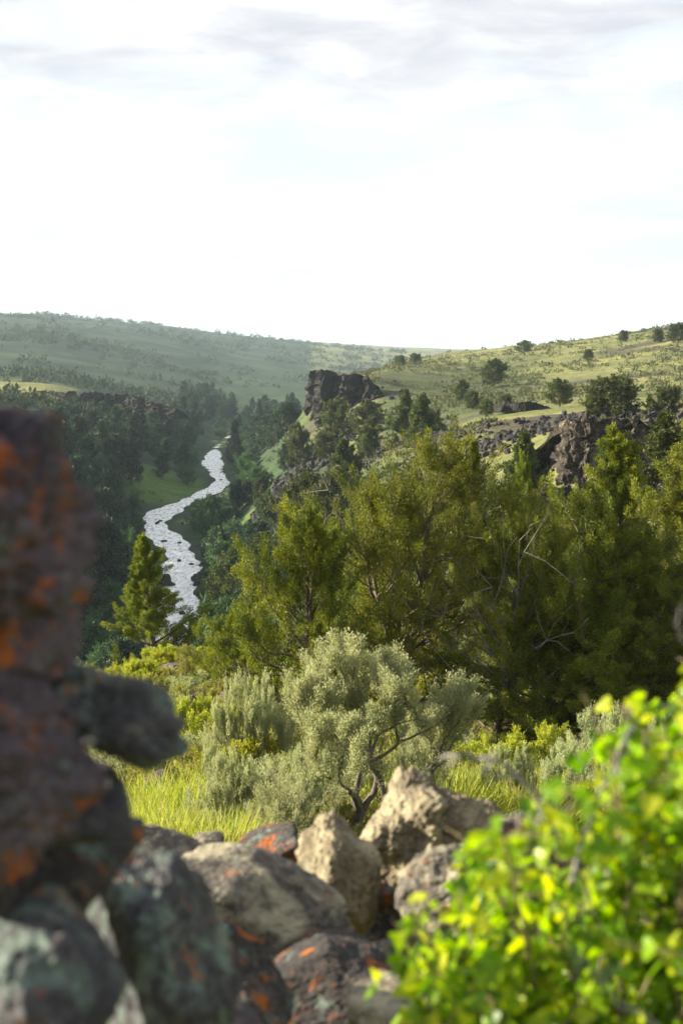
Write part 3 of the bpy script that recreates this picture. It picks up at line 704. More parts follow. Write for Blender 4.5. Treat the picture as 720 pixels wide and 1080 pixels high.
# plateau, far to near: kind, column, row of the base, row of the top, width, nearest distance to look
for k_, u, vb, vt, w_, y0, lab in (
 ('broad', 549, 372, 360, 20, 300, 'small juniper standing against the sky on the plateau crest'),
 ('round', 437, 384, 375, 16, 350, 'tiny juniper on the skyline behind the basalt cliff'),
 ('round', 421, 386, 377, 15, 350, 'tiny juniper just left of the skyline juniper above the cliff'),
 ('broad', 518, 408, 381, 32, 190, 'round juniper in the shaded middle of the plateau'),
 ('broad', 588, 429, 402, 32, 140, 'lone round juniper in the middle of the sunlit meadow'),
 ('round', 647, 443, 406, 58, 120, 'broad dark juniper on the sunlit meadow above the outcrop'),
 ('broad', 626, 441, 410, 26, 120, 'small juniper touching the left side of the broad meadow juniper'),
 ('round', 702, 439, 414, 36, 120, 'low juniper pair at the right end of the sunlit meadow'),
 ('cone', 684, 439, 417, 16, 120, 'little upright juniper left of the low juniper pair'),
 ('round', 711, 362, 345, 24, 300, 'dark shrubby juniper high on the right skyline'),
 ('round', 690, 362, 350, 14, 300, 'small dark juniper left of the shrubby skyline juniper'),
 ('round', 654, 361, 351, 12, 300, 'dot like juniper on the right hand slope crest'),
 ('round', 618, 381, 371, 11, 250, 'isolated dark bush high on the open right slope'),
 ('round', 511, 440, 425, 17, 140, 'small rounded juniper at the near edge of the sunlit meadow'),
 ('broad', 484, 424, 402, 18, 150, 'upright juniper on the shaded bank behind the low rock band'),
 ('round', 497, 432, 416, 20, 150, 'squat juniper beside the upright juniper on the shaded bank'),
 ('round', 532, 436, 420, 18, 140, 'squat bush juniper right of the small rounded meadow juniper'),
 ('cone', 450, 472, 416, 42, 120, 'tall dusty green juniper at the left end of the low rock band'),
 ('cone', 424, 468, 412, 32, 120, 'slim dark juniper next to the tall dusty green juniper'),
 ('broad', 386, 462, 426, 34, 120, 'round topped juniper on the slope right of the basalt cliff'),
 ('broad', 357, 468, 424, 36, 120, 'juniper growing in front of the basalt cliff face'),
 ('round', 343, 487, 462, 26, 120, 'rounded green bush below the basalt cliff'),
 ('broad', 317, 495, 450, 30, 120, 'thin dark juniper at the left foot of the basalt cliff'),
 ('cone', 360, 520, 464, 46, 100, 'leaning grey green juniper below the rounded bush'),
 ('round', 388, 484, 456, 30, 100, 'small juniper between the round topped tree and the low rock band'),
 ('broad', 350, 562, 500, 54, 90, 'dark juniper on the rocky slope above the large spreading juniper'),
 ('broad', 316, 570, 503, 66, 90, 'wide dusky juniper above the dark scree slope'),
 ('cone', 278, 528, 503, 24, 110, 'small yellowish juniper on the sunlit ledge by the river'),
 ('broad', 259, 532, 507, 28, 110, 'yellowish juniper at the left tip of the sunlit ledge'),
 ('cone', 296, 622, 545, 56, 70, 'shaded conical juniper left of the wide dusky juniper'),
 ('cone', 268, 660, 566, 66, 60, 'tall mottled juniper rising beside the river bend'),
 ('broad', 241, 655, 585, 54, 60, 'rusty tinged juniper at the right bank of the river'),
 ('cone', 545, 560, 458, 62, 60, 'hazy pale green juniper left of the blocky outcrop'),
 ('broad', 475, 560, 492, 70, 60, 'dark juniper behind the crown of the large spreading juniper'),
 ('cone', 708, 560, 438, 90, 60, 'dense dark juniper at the right of the blocky outcrop'),
 ('broad', 402, 610, 528, 70, 60, 'half hidden juniper above the left shoulder of the spreading juniper'),
 ('cone', 225, 650, 598, 34, 60, 'dark young tree at the water edge left of the rusty juniper'),
): far(k_, u, ground_at(u, vb, y0, 900), vt, w_, lab)

# ------------------------------------------------------------------ canyon woodland
def riv_px(v):
    return np.interp(v, RP[:, 1], RP[:, 0]), np.interp(v, RP[:, 1], RP[:, 2])
_rp = []
for k in range(320):
    x, y = RIVL[k]
    if 150 < y < 620:
        u, v = proj(x, y, WATER); _rp.append((u, v, RIVW[k] / y * FPX + 3))
RP = np.array(sorted(_rp, key=lambda a: a[1]))
def hides_river(u, vt, vb, w):
    vs = np.linspace(max(vt, 468), min(vb, 690), 9)
    if vb < 468 or vt > 690: return False
    ru, rw = riv_px(vs)
    return bool(np.any(np.abs(ru - u) < rw * .8 + w * .42))
def hides_meadow(u, vt, vb, w):
    return vb > 512 and vt < 526 and 135 - w * .4 < u < 205 + w * .2
random.seed(21)
spots = []
tries = 0
while len(spots) < 360 and tries < 40000:
    tries += 1
    Y = 130 + 700 * random.random() ** 1.25
    u = random.uniform(-60, 345)
    if len(spots) >= 285: Y = random.uniform(150, 400); u = random.uniform(-330, -40)  # unseen trees beyond the left edge, added to shade the river
    x = (u - 360) / FPX * Y
    d, s = riv_dist(np.array([x]), np.array([Y])); d, s = float(d[0]), float(s[0])
    z = zg1(x, Y)
    if d < 1.0 or z > -11 or (Y > 330 and u > 312): continue
    kind = random.choices(['spruce', 'oval', 'dark', 'willow'], [.14, .34, .38, .14])[0]
    dens = 1.0 if z < -20 else .45
    if s > 0 and Y < 340:
        if z > -27 and random.random() > .12: continue
        kind = random.choices(['willow', 'dark', 'oval'], [.6, .25, .15])[0]
    elif d < 7: kind = random.choices(['willow', 'dark', 'spruce'], [.6, .2, .2])[0]
    if random.random() > dens: continue
    k = random.uniform(.62, 1.12)
    if s > 0 and Y < 340 and kind != 'willow': k *= .7
    h, w = FNAT[kind][0] * k, FNAT[kind][1] * k
    uu, vb = proj(x, Y, z); _, vt = proj(x, Y, z + h)
    if uu < 190 and vt < 418 + random.uniform(0, 14): continue
    if hides_river(uu, vt, vb, w / Y * FPX) or hides_meadow(uu, vt, vb, w / Y * FPX): continue
    if any((x - a) ** 2 + (Y - b) ** 2 < (.36 * (w + c)) ** 2 for a, b, c in spots): continue
    spots.append((x, Y, w))
    nm, lab, cat, grp = {
      'spruce': ('conifer_tree', 'dark conifer among the shaded woods on the canyon floor', 'conifer', 'dark conifers in the canyon'),
      'oval': ('canyon_tree', 'tall rounded tree among the shaded woods on the canyon floor', 'tree', 'tall rounded trees in the canyon'),
      'dark': ('canyon_tree', 'broad dark green tree among the shaded woods of the canyon', 'tree', 'broad dark trees in the canyon'),
      'willow': ('willow_bush', 'low green willow bush growing near the river bank', 'bush', 'willow bushes along the river')}[kind]
    thing(nm, FAR[kind], (x, Y, z - .15), random.uniform(0, 6.28), (k, k, k * random.uniform(.9, 1.15)), lab, cat, grp)

# stones in the rapids
sr = [rock_mesh(400 + k, (1, .8, .55), M['scree'], 3, name='river_stone') for k in range(3)]
for k in range(22):
    q = random.randrange(60, 250); w = RIVW[q]
    o = random.uniform(-.95, .95) * w; t = RIVL[q + 1] - RIVL[q - 1]; t = t / np.linalg.norm(t)
    x, y = RIVL[q] + np.array([t[1], -t[0]]) * o + np.random.default_rng(k).normal(0, 1.0, 2)
    if y < 150 or y > 560: continue
    s = random.uniform(.25, .6)
    ob = link('river_stone', sr[k % 3]); ob.location = (x, y, WATER + .05); ob.scale = (s, s, s); ob.rotation_euler = (0, 0, random.uniform(0, 6))
    tag(ob, 'small dark stone breaking the white water of the river', 'stone', 'dark stones in the rapids')

# ------------------------------------------------------------------ scattered cover, far to near (stuff)
def clumps(name, xs, ys, rs, hs, per, size, mat, seed):
    g = np.random.default_rng(seed); n = len(xs)
    zs = zg(xs, ys)
    k = np.repeat(np.arange(n), per)
    d = unit(g.normal(size=(len(k), 3))); d[:, 2] = np.abs(d[:, 2])
    q = g.uniform(.35, 1, len(k))[:, None]
    C = np.stack([xs[k], ys[k], zs[k]], 1) + d * q * np.stack([rs[k], rs[k], hs[k]], 1)
    D = unit(d + np.array([0, 0, .5]) + g.normal(0, .4, d.shape))
    s = size * rs[k]
    V, F = sprays(C, D, s * g.uniform(.7, 1.3, len(k)), s * .55 * g.uniform(.7, 1.3, len(k)), g)
    t = np.clip(.6 * g.uniform(0, 1, n)[k] + .4 * g.uniform(0, 1, len(k)), 0, 1)
    o = link(name, mk_mesh(name, V, F, mat, False, None, {'tint': t}))
    return tag(o, kind='stuff')
g = np.random.default_rng(5)
# juniper and brush dots over the far left hill
n = 10000
Y = 380 * np.exp(g.uniform(0, 1, n) ** .9 * 1.95); az = g.uniform(-.42, .045, n)
x = Y * np.tan(az); dn = fbm2(x, Y, .010, 3, 66)
keep = (1.8 * dn + g.uniform(-.5, .5, n) > .06) & (zg(x, Y) > -27) & (riv_dist(x, Y)[0] > 15) & ~((Y < 700) & (x > -30)) & ~((Y > 420) & (Y < 600) & (x / Y < -.125) & (zg(x, Y) > -16) & (g.uniform(0, 1, n) < .9))
x, Y = x[keep], Y[keep]
sz = g.uniform(.8, 2.6, len(x)) * (1 + Y / 2200)
tag(clumps('hillside_brush', x, Y, sz, sz * 1.4, 26, .6, M['hill_scrub'], 6), 'dark dots of juniper and brush covering the hazy left hillside', 'brush')
# sage over the right plateau
n = 15000
Y = 105 * np.exp(g.uniform(0, 1, n) * 1.9); az = g.uniform(-.06, .36, n)
x = Y * np.tan(az); dn = fbm2(x, Y, .022, 3, 67)
keep = (dn * 3.2 + g.uniform(-.5, .5, n) > -.02 + .75 * ((Y > 122) & (Y < 235) & (x / Y > .085)) - .9 * ((Y > 215) & (Y < 480) & (x / Y < .14))) & (zg(x, Y) > -16)
x, Y = x[keep], Y[keep]
sz = (.18 + .6 * g.uniform(0, 1, len(x)) ** 2.5) * (1 + Y / 800)
tag(clumps('plateau_sage', x, Y, sz, sz * .9, 18, .65, M['far_scrub'], 7), 'grey green sage dotting the grassy right plateau', 'brush')
# brush on the near canyon slopes
n = 5200
Y = 55 * np.exp(g.uniform(0, 1, n) * 1.8); az = g.uniform(-.27, .10, n)
x = Y * np.tan(az); zt = zg(x, Y); rdd, sdd = riv_dist(x, Y)
keep = (rdd > 2) & (g.uniform(0, 1, n) < np.where(sdd > 0, .55, 1.0)) & (zt < -11)
x, Y = x[keep], Y[keep]; uu, vv = proj(x, Y, zg(x, Y))
keep = ~((vv > 508) & (vv < 530) & (uu > 132) & (uu < 205) & (g.uniform(0, 1, len(x)) < .75)); x, Y = x[keep], Y[keep]
sz = g.uniform(.35, 1.15, len(x))
tag(clumps('slope_brush', x, Y, sz, sz * 1.0, 26, .55, M['hill_scrub'], 8), 'dark green undergrowth on the canyon slopes by the river', 'brush')

# scree of dark blocks under the cliffs
D3, F3 = ico(2)
def scree(name, cx, cy, ax, ay, rot, n, smin, smax, label, seed):
    g = np.random.default_rng(seed)
    a = g.normal(0, .5, n); b = g.normal(0, .5, n)
    x = cx + math.cos(rot) * a * ax - math.sin(rot) * b * ay; y = cy + math.sin(rot) * a * ax + math.cos(rot) * b * ay
    z = zg(x, y); s = smin + (smax - smin) * g.uniform(0, 1, n) ** 2.5
    V = D3[None] * (1 + .3 * g.normal(size=(n, len(D3), 1)).clip(-1.2, 1.2)) * (s[:, None, None] * g.uniform(.6, 1.2, (n, 1, 3)))
    V = V + np.stack([x, y, z + s * .2], 1)[:, None, :]
    F = (F3[None] + (np.arange(n) * len(D3))[:, None, None]).reshape(-1, 3)
    o = link(name, mk_mesh(name, V.reshape(-1, 3), F, M['scree'], False))
    tag(o, label, 'scree', kind='stuff')
q = P(268, 540, 165); scree('scree', q[0], q[1], 14, 26, -.2, 900, .2, .9, 'dark lava scree sliding down to the river below the ledge', 1)
q = P(300, 470, 250); scree('scree', q[0], q[1], 8, 50, -.3, 700, .3, 1.1, 'dark scree below the basalt cliff', 2)
q = P(620, 512, 98); scree('scree', q[0], q[1], 16, 6, 0, 700, .15, .8, 'broken blocks below the blocky basalt outcrop', 3)
q = P(500, 470, 162); scree('scree', q[0], q[1], 34, 9, -.4, 800, .15, .7, 'broken dark stones below the low rock band', 4)

# ------------------------------------------------------------------ sagebrush and low shrubs
def make_shrub(seed, H, W, stems, levels, leaves, ll, lw, leafm, r0=.03, up=.5, twist=.28, split=(2, 3), spread=.62, plume=.14, trunk_el=(35, 75), stem_dirs=None):
    g = np.random.default_rng(seed)
    polys, tips = [], []
    def grow(b, d, ln, r, lev):
        n = 5; pts = [b]; dd = d.copy()
        for k in range(n - 1):
            dd = unit(dd + g.normal(0, twist, 3) * (.5 if lev else .8) + np.array([0, 0, up * .12 * (1 + lev * .5)]))
            pts.append(pts[-1] + dd * ln / (n - 1))
        polys.append((np.array(pts), np.linspace(r, r * .62, n)))
        if lev >= levels:
            tips.append((pts[-3], pts[-1], dd)); return
        if lev >= 1: tips.append((pts[-2], pts[-1] + g.normal(0, .03, 3), dd))
        for s in range(g.integers(split[0], split[1] + 1)):
            nd = unit(dd + g.normal(0, spread, 3) + np.array([0, 0, up * (.35 if lev < 2 else .7)]))
            grow(pts[-1] if s < 2 else pts[-2], nd, ln * g.uniform(.62, .92), r * .6, lev + 1)
    L0 = H / sum(.77 ** k for k in range(levels + 1)) * 1.25
    for s in range(stems):
        az = s * 6.283 / stems + g.normal(0, .35); el = R(g.uniform(*trunk_el))
        d = np.array([math.cos(az) * math.cos(el) * W / H, math.sin(az) * math.cos(el) * W / H, math.sin(el)])
        if stem_dirs: d = np.array(stem_dirs[s], float)
        grow(np.array([math.cos(az) * r0, math.sin(az) * r0, -.06]), unit(d), L0 * g.uniform(.85, 1.15), r0 * g.uniform(.7, 1), 0)
    A = np.array([a for a, b, d in tips]); B = np.array([b for a, b, d in tips]); Dd = np.array([d for a, b, d in tips])
    k = g.integers(0, len(tips), leaves)
    f = g.uniform(-.1, 1.15, leaves)[:, None]
    ex = unit(Dd + np.array([0, 0, .8]))[k] * plume * (g.uniform(0, 1, leaves)[:, None])
    o = unit(g.normal(size=(leaves, 3))) * (plume * .25 * g.uniform(.1, 1, leaves) ** .7)[:, None]
    C = A[k] + (B - A)[k] * f + ex + o
    D = unit(Dd[k] * .4 + np.array([0, 0, .75]) + unit(o) * .6 + g.normal(0, .3, (leaves, 3)))
    V, F = sprays(C, D, ll * g.uniform(.6, 1.4, leaves), lw * g.uniform(.7, 1.3, leaves), g, .6)
    ct = g.uniform(0, 1, len(tips)); tint = np.clip(.5 * ct[k] + .5 * g.uniform(0, 1, leaves), 0, 1)
    tv_, tf_ = tubes(polys, 5)
    return [('stems', mk_mesh('stems', tv_, tf_, M['sagebark'], True)), ('foliage', mk_mesh('foliage', V, F, leafm, False, None, {'tint': tint}))]

S = {
 'main': make_shrub(503, 1.5, 1.7, 3, 5, 84000, .032, .0095, M['sage'], .070, .5, .34, (2, 2), .62, .22, (35, 70), [(-.55, -.2, .75), (.25, .1, .95), (.75, .2, .7)]),
 'dense': make_shrub(504, 1.0, 1.2, 6, 4, 52000, .032, .009, M['sage'], .028, .5, .3, (2, 3), .6, .12),
 'twiggy': make_shrub(505, 1.0, 1.2, 6, 4, 17000, .030, .008, M['sage'], .026, .45, .3, (2, 3), .6, .12),
 'low1': make_shrub(506, .55, .9, 7, 3, 9000, .045, .013, M['scrub'], .016, .45, .3, (2, 3), .7, .10),
 'low2': make_shrub(507, .60, .8, 7, 3, 9000, .045, .013, M['ysrub'], .014, .5, .3, (2, 3), .65, .12),
 'low3': make_shrub(508, .50, .8, 7, 3, 8000, .045, .013, M['sage'], .014, .45, .3, (2, 3), .7, .10),
}
SN = {'main': (1.75, 1.9), 'dense': (1.15, 1.4), 'twiggy': (1.15, 1.4), 'low1': (.62, 1.0), 'low2': (.68, .9), 'low3': (.58, .9)}
for k in S:      # true size of each prototype, so that it can be fitted to what the photograph shows
    ob = np.zeros(len(S[k][1][1].vertices) * 3, np.float32); S[k][1][1].vertices.foreach_get('co', ob); ob = ob.reshape(-1, 3)
    SN[k] = (float(np.percentile(ob[:, 2], 99.5)), float(np.percentile(ob[:, 0], 99) - np.percentile(ob[:, 0], 1)))
def sage(kind, u, Y, vtop, wpx, label, rot=0., group='sagebrush on the near slope', name='sagebrush', cat='sagebrush'):
    return place(kind, u, 0, Y, vtop, wpx, label, rot, group, S, SN[kind], name, cat)
sage('main', 385, 11.5, 682, 195, 'large silvery sagebrush with dark twisted trunk behind the rocks', 0.0)
sage('dense', 270, 15, 714, 95, 'pale rounded sagebrush behind the left of the large silvery one', 1.0)
sage('dense', 243, 11.5, 790, 100, 'yellowish green low sagebrush left of the twisted trunk', 2.0)
sage('twiggy', 300, 10.5, 800, 110, 'twiggy half bare sagebrush at the foot of the large silvery one', 3.0)
sage('twiggy', 445, 13.5, 760, 90, 'grey flowering sagebrush right of the twisted trunk', 4.0)
sage('dense', 625, 14, 762, 130, 'silvery sagebrush behind the top of the leafy shrub', 5.0)
sage('dense', 545, 14.5, 790, 70, 'small silvery sagebrush above the dark stone', 0.6)
sage('dense', 700, 13, 745, 120, 'silvery sagebrush at the right under the shaded junipers', 2.6)
sage('dense', 345, 13.5, 765, 90, 'grey green sagebrush filling in behind the twisted trunk', 4.4)

random.seed(33)
LB = {'low1': ('low olive shrub on the scrubby slope left of the sagebrush', 'low olive shrubs on the slope', 'shrub', 'low_shrub'),
      'low2': ('low yellow green rabbitbrush on the scrubby slope by the grass', 'low rabbitbrush on the slope', 'rabbitbrush', 'rabbitbrush'),
      'low3': ('small grey sagebrush on the scrubby slope towards the river', 'small sagebrush on the slope', 'small sagebrush', 'small_sagebrush')}
pl = []
while len(pl) < 210:
    Y = 11 + 38 * random.random() ** .8
    u = random.uniform(20, 330) if random.random() < .72 else random.uniform(330, 760)
    x = (u - 360) / FPX * Y
    if (85 < u < 262 and Y < 15) or (465 < u < 620 and Y < 20): continue
    s = random.uniform(.55, 1.25)
    if any((x - a) ** 2 + (Y - b) ** 2 < (.42 * (s + c)) ** 2 for a, b, c in pl): continue
    pl.append((x, Y, s))
    k = random.choices(['low1', 'low2', 'low3'], [.4, .38, .22])[0]
    l = LB[k]
    thing(l[3], S[k], (x, Y, zg1(x, Y) - .02), random.uniform(0, 6.28), (s, s, s * random.uniform(.7, 1.15)), l[0], l[2], l[1])
# dark stones among the shrubs
rm = [rock_mesh(600 + k, (.3, .25, .2), M['darkrock'], 4, name='slope_stone') for k in range(4)]
k = 0
for (u, Y, s) in ((168, 14.5, 1.0), (206, 31, 1.5), (235, 34, 1.3), (216, 36, 1.2), (245, 29, 1.1), (120, 30, 1.2), (180, 40, 1.6), (230, 40, 1.7), (203, 26, .8), (260, 38, 1.4), (150, 36, 1.1), (250, 43, 1.5), (190, 22, .7), (140, 19, .7), (700, 16, .7)):
    x = (u - 360) / FPX * Y
    ob = link('slope_stone', rm[k % 4]); ob.location = (x, Y, zg1(x, Y) + .06 * s); ob.scale = (s,) * 3; ob.rotation_euler = (0, .2, k * 1.3)
    if k == 0:
        ob.scale = (.75, .75, 1.35)
        tag(ob, 'upright dark stone in the yellow green scrub right of the ledge stone', 'stone')
    else: tag(ob, 'dark stone lying among the low shrubs of the slope', 'stone', 'dark stones among the low shrubs')
    k += 1

# ------------------------------------------------------------------ grass
def build_grass():
    g = np.random.default_rng(12)
    X, Yt, Hs, NB_ = [], [], [], []
    def patch(n, u0, u1, y0, y1, h0, h1, nb):
        for _ in range(n):
            Y = g.uniform(y0, y1); u = g.uniform(u0, u1)
            X.append((u - 360) / FPX * Y); Yt.append(Y); Hs.append(g.uniform(h0, h1)); NB_.append(nb)
    patch(170, 95, 250, 9.6, 13.2, .34, .52, 85)      # tall bright tufts behind the left rocks
    patch(190, 465, 640, 13.0, 19, .28, .48, 70)
    patch(420, -80, 420, 9, 24, .14, .30, 40)
    patch(900, 40, 420, 18, 48, .12, .30, 30)
    patch(420, 330, 900, 10, 30, .12, .28, 34)
    patch(260, -300, 900, 3.4, 8, .10, .22, 30)
    X, Yt, Hs, NB_ = map(np.array, (X, Yt, Hs, NB_))
    Z = zg(X, Yt)
    k = np.repeat(np.arange(len(X)), NB_); n = len(k)
    rr = .16 * Hs[k] / .35 * np.sqrt(g.uniform(0, 1, n)) + .03; a = g.uniform(0, 6.28, n)
    b = np.stack([X[k] + rr * np.cos(a), Yt[k] + rr * np.sin(a), Z[k] - .02], 1)
    d = unit(np.stack([np.cos(a) * .35, np.sin(a) * .35, np.ones(n)], 1) + g.normal(0, .16, (n, 3)))
    h = (Hs[k] * g.uniform(.55, 1.15, n))[:, None]
    w = (.0035 + .00022 * Yt[k])[:, None]
    s = unit(np.cross(d, g.normal(size=(n, 3))))
    bend = np.stack([np.cos(a), np.sin(a), -.3 * np.ones(n)], 1) * h * g.uniform(.05, .32, n)[:, None]
    m1 = b + d * h * .55 + bend * .25; t = b + d * h + bend
    V = np.stack([b - s * w, b + s * w, m1 + s * w * .8, m1 - s * w * .8, t + s * w * .15, t - s * w * .15], 1).reshape(-1, 3)
    i = np.arange(n)[:, None] * 6
    F = np.concatenate([i + np.array([[0, 1, 2, 3]]), i + np.array([[3, 2, 4, 5]])], 0)
    tt = np.clip(.5 * g.uniform(0, 1, len(X))[k] + .5 * g.uniform(0, 1, n), 0, 1)
    o = link('grass', mk_mesh('grass', V, F, M['grass'], False, None, {'tint': np.concatenate([tt, tt])}))
    tag(o, 'bright yellow green grass growing between the shrubs and rocks', 'grass', kind='stuff')
build_grass()

# ------------------------------------------------------------------ the leafy shrub close on the right
def build_currant():
    g = np.random.default_rng(44)
    base = P(655, 1290, 1.85)
    polys, nodes = [], []
    OU = [400, 430, 470, 500, 545, 600, 640, 690, 720, 800, 900]
    OV = [1060, 1000, 950, 910, 872, 832, 805, 745, 712, 695, 720]
    def stem(b, e, r, lev, sag=.03):
        n = 9; t = np.linspace(0, 1, n)[:, None]
        L = np.linalg.norm(e - b)
        pts = b + (e - b) * t + np.array([0, 0, 1]) * (sag * L * 4 * t * (1 - t)) + np.cumsum(g.normal(0, .012 * L, (n, 3)), 0) * t
        polys.append((pts, np.linspace(r, r * .45, n)))
        for k in range(1 if lev == 0 else 0, n):
            nodes.append((pts[k], unit(pts[min(k + 1, n - 1)] - pts[k - 1]) if k else unit(e - b), lev))
        return pts
    edge = [(432, 985), (470, 955), (470, 885), (520, 870), (545, 845), (580, 860), (605, 810), (560, 905), (640, 800), (668, 765), (690, 735), (700, 722), (712, 708), (716, 718), (725, 704), (706, 740), (680, 752), (735, 712), (745, 700), (780, 720), (830, 760)]
    targets = []
    for (u, v) in edge: targets.append((u, v, g.uniform(1.55, 1.95)))
    for _ in range(60):
        u = g.uniform(450, 900); lim = np.interp(u, [430, 480, 560, 640, 720, 900], [985, 900, 850, 800, 720, 740])
        targets.append((u, g.uniform(lim + 18, 1120), g.uniform(1.5, 2.35)))
    for (u, v, Y) in targets:
        v = max(v, np.interp(u, OU, OV) + 12)
        e = P(u, v, Y)
        b = base + g.normal(0, .05, 3) * np.array([1, 1, .3])
        mid = None
        pts = stem(b, e, .0036, 0, .03 if u < 560 else .012)
        for _ in range(7):
            k = g.integers(3, 9); d = unit(g.normal(size=3) + np.array([0, 0, .5])); l = g.uniform(.04, .11)
            stem(pts[k], pts[k] + d * l, .0016, 1, 0)
    # lobed leaves
    ang = np.linspace(0, 2 * np.pi, 18, endpoint=False)
    rad = .5 * (.80 + .20 * np.cos(3 * ang) + .05 * np.cos(9 * ang)); rad[9] *= .55
    lx, ly = rad * np.cos(ang) + .42, rad * np.sin(ang)
    L3 = np.stack([lx, ly, .16 * (np.abs(ly)) - .10 * (lx - .4) ** 2 * 2], 1)
    L3 = np.vstack([[[.40, 0, -.015]], L3])
    LF = np.array([[0, 1 + i, 1 + (i + 1) % 18] for i in range(18)])
    Vs, Fs, Ts, off = [], [], [], 0
    pet = []
    for (p, d, lev) in nodes:
        uu, vv = proj(*p)
        if vv > 1250 or vv < np.interp(uu, OU, OV) + g.normal(0, 9) + (32 * math.sin(uu * .07 + 40 * p[1]) + 14 * math.sin(uu * .19 + p[1] * 90)) * np.interp(uu, [610, 680], [1, .3]): continue
        for _ in range(g.integers(1, 3) if lev else g.integers(0, 2)):
            out_ = unit(g.normal(size=3) + d * .4 + np.array([0, 0, .25]))
            pl_ = g.uniform(.006, .016); c = p + out_ * pl_
            s = g.uniform(.014, .033) * (1.1 if lev else 1)
            x = unit(out_ + np.array([0, 0, -.25]) + g.normal(0, .25, 3)); nrm = unit(np.cross(x, g.normal(size=3)) + np.array([0, 0, .5])); y = unit(np.cross(nrm, x)); nrm = np.cross(x, y)
            Vs.append(c + (L3 * s) @ np.stack([x, y, nrm])); Fs.append(LF + off); off += len(L3)
            Ts.append(np.full(18, g.uniform(0, 1) ** 1.2))
            pet.append((np.stack([p, c + x * s * .1]), np.array([.0007, .0005])))
    tv_, tf_ = tubes(polys, 6); pv, pf = tubes(pet, 3)
    root = thing('leafy_shrub', [('stems', mk_mesh('stems', tv_ - base, tf_, M['greenstem'], True)),
        ('petioles', mk_mesh('petioles', pv - base, pf, M['currant_stalk'], True)),
        ('foliage', mk_mesh('foliage', np.concatenate(Vs) - base, np.concatenate(Fs), M['currant'], False, None, {'tint': np.concatenate(Ts)}))],
        base, 0, 1, 'bright green leafy shrub blurred in the lower right foreground', 'shrub')
    return root
M['currant_stalk'] = bark_mat('leaf_stalk', (.14, .17, .03), (.24, .24, .06), 80)
build_currant()

# dry grey twigs reaching over the rocks
def build_twigs():
    g = np.random.default_rng(9)
    def twig(pl, r, label, sides=7):
        pts = np.array([P(*a) for a in pl]); base = pts[0].copy()
        line = np.array(smooth_line(pts - base, 14)); line += g.normal(0, .003, line.shape)
        polys = [(line, np.linspace(r, r * .4, 14))]; side = []
        for _ in range(sides):
            k = g.integers(4, 13); d = unit(line[min(k + 1, 13)] - line[k - 1] + g.normal(0, .6, 3)); l = r * g.uniform(5, 16)
            side.append((np.stack([line[k], line[k] + d * l * .5 + g.normal(0, .004, 3), line[k] + d * l]), np.array([r * .5, r * .4, r * .2])))
        v1, f1 = tubes(polys + side, 6)
        thing('dry_twig', [('branch', mk_mesh('branch', v1, f1, M['deadwood'], True))], base, 0, 1, label, 'twig', 'dry twigs over the rocks')
    twig([(640, 1000, 1.75), (600, 900, 1.75), (560, 832, 1.75), (520, 805, 1.75), (490, 795, 1.75), (472, 812, 1.75)], .0042, 'hooked dry twig arching over the tan boulder')
    twig([(660, 960, 1.8), (610, 895, 1.8), (585, 850, 1.8), (545, 858, 1.8), (520, 870, 1.8)], .004, 'dry grey twig lying low behind the leafy shrub')
    twig([(600, 930, 1.6), (625, 860, 1.6), (650, 800, 1.6), (672, 745, 1.6)], .0035, 'straight dry twig rising through the green leaves')
    twig([(760, 760, 1.5), (735, 700, 1.5), (716, 660, 1.5), (720, 636, 1.5)], .0018, 'brown twig poking in at the right edge above the leaves', 0)
    twig([(700, 1090, 1.15), (650, 1050, 1.15), (610, 1010, 1.15), (590, 960, 1.15)], .0018, 'dead grey stem inside the lower leaves of shrub')
build_twigs()

# ------------------------------------------------------------------ air
hb = bmesh.new(); bmesh.ops.create_cube(hb, size=1)
hv = np.array([v.co[:] for v in hb.verts]); hf = np.array([[v.index for v in f.verts] for f in hb.faces]); hb.free()
zmin, zmax = float(TZ.min()) - 1, max(float(TZ.max()), 20) + 14
hv = hv * np.array([14800, 14800, zmax - zmin]) + np.array([0, 0, (zmin + zmax) / 2])
m, nt, out = new_mat('haze_air')
vp = N(nt, 'ShaderNodeVolumePrincipled', Density=.000095, Anisotropy=.2)
vp.inputs['Color'].default_value = (.66, .86, 1.0, 1)
nt.links.new(vp.outputs[0], out.inputs['Volume'])
tag(link('haze', mk_mesh('haze', hv, hf, m)), kind='stuff')

# ------------------------------------------------------------------ light
SUN_AZ, SUN_EL = R(-80), R(19)      # left of the view, low
w = bpy.data.worlds.new('World'); sc.world = w; w.use_nodes = True
nt = w.node_tree; nt.nodes.clear()
wo = nt.nodes.new('ShaderNodeOutputWorld'); bg = nt.nodes.new('ShaderNodeBackground')
sky = nt.nodes.new('ShaderNodeTexSky'); sky.sky_type = 'NISHITA'; sky.sun_disc = False
sky.sun_elevation = SUN_EL; sky.sun_rotation = SUN_AZ; sky.air_density = 1.0; sky.dust_density = 1.0; sky.ozone_density = 1.0
tc = nt.nodes.new('ShaderNodeTexCoord'); sx = nt.nodes.new('ShaderNodeSeparateXYZ'); nt.links.new(tc.outputs['Generated'], sx.inputs[0])
den = mth(nt, 'ADD', mth(nt, 'MAXIMUM', sx.outputs['Z'], 0.0), .10)
cv = nt.nodes.new('ShaderNodeCombineXYZ')
nt.links.new(mth(nt, 'DIVIDE', sx.outputs['X'], den), cv.inputs[0]); nt.links.new(mth(nt, 'DIVIDE', sx.outputs['Y'], den), cv.inputs[1])
veil = ramp(nt, sx.outputs['Z'], [(.0, .93), (.16, .90), (.26, .72), (.45, .25), (.8, .05)])
vn = ramp(nt, noise(nt, cv.outputs[0], 1.3, 5, .55, .2), [(.34, (3.35, 3.72, 3.95)), (.54, (3.95, 3.95, 3.95))])
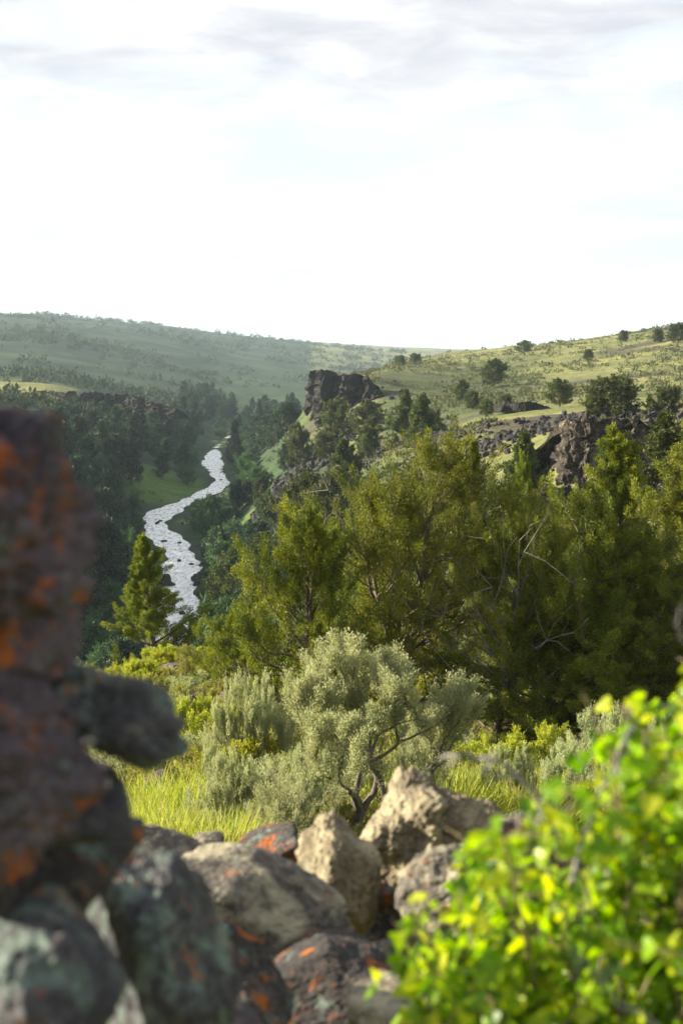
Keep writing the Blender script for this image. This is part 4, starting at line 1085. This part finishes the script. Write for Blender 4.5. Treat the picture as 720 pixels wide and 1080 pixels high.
c = mixc(nt, veil, sky.outputs[0], vn)
f = noise(nt, cv.outputs[0], 2.3, 7, .55, .5)
cl = ramp(nt, f, [(.33, 0.), (.47, 1.)])
hi = ramp(nt, sx.outputs['Z'], [(.145, 0.), (.195, .95)])
sh = ramp(nt, noise(nt, cv.outputs[0], 3.2, 6, .55, .4), [(.38, (2.8, 2.86, 3.12)), (.50, (3.25, 3.3, 3.45)), (.60, (3.9, 3.9, 3.95))])
c = mixc(nt, mth(nt, 'MULTIPLY', cl, hi), c, sh)
nt.links.new(c, bg.inputs[0]); bg.inputs[1].default_value = .07
nt.links.new(bg.outputs[0], wo.inputs[0])
sl = bpy.data.lights.new('sun', 'SUN'); sl.energy = 5.0; sl.angle = R(.5); sl.color = (1, .89, .70)
so = bpy.data.objects.new('sun', sl); COL.objects.link(so)
sd = Vector((math.sin(SUN_AZ) * math.cos(SUN_EL), math.cos(SUN_AZ) * math.cos(SUN_EL), math.sin(SUN_EL)))
so.rotation_euler = sd.to_track_quat('Z', 'Y').to_euler(); so.location = (-40, 20, 40)

# ------------------------------------------------------------------ camera and render
cam = bpy.data.cameras.new('camera'); co = bpy.data.objects.new('camera', cam); COL.objects.link(co)
cam.sensor_fit = 'VERTICAL'; cam.sensor_height = 36; cam.sensor_width = 24; cam.lens = 50
cam.clip_start = .05; cam.clip_end = 40000
co.location = (0, 0, 0); co.rotation_euler = (math.pi / 2 - PITCH, 0, 0)
cam.dof.use_dof = True; cam.dof.focus_distance = 26; cam.dof.aperture_fstop = 4.6
sc.camera = co
sc.view_settings.view_transform = 'Standard'; sc.view_settings.look = 'None'
sc.view_settings.exposure = 1.95; sc.view_settings.gamma = 1; sc.view_settings.use_curve_mapping = False
sc.render.engine = 'CYCLES'
cy = sc.cycles
cy.use_denoising = True; cy.max_bounces = 5; cy.diffuse_bounces = 3; cy.glossy_bounces = 2; cy.transmission_bounces = 3; cy.volume_bounces = 0; cy.transparent_max_bounces = 4
cy.caustics_reflective = False; cy.caustics_refractive = False
cy.use_adaptive_sampling = True; cy.adaptive_threshold = .01
cy.sample_clamp_indirect = 6
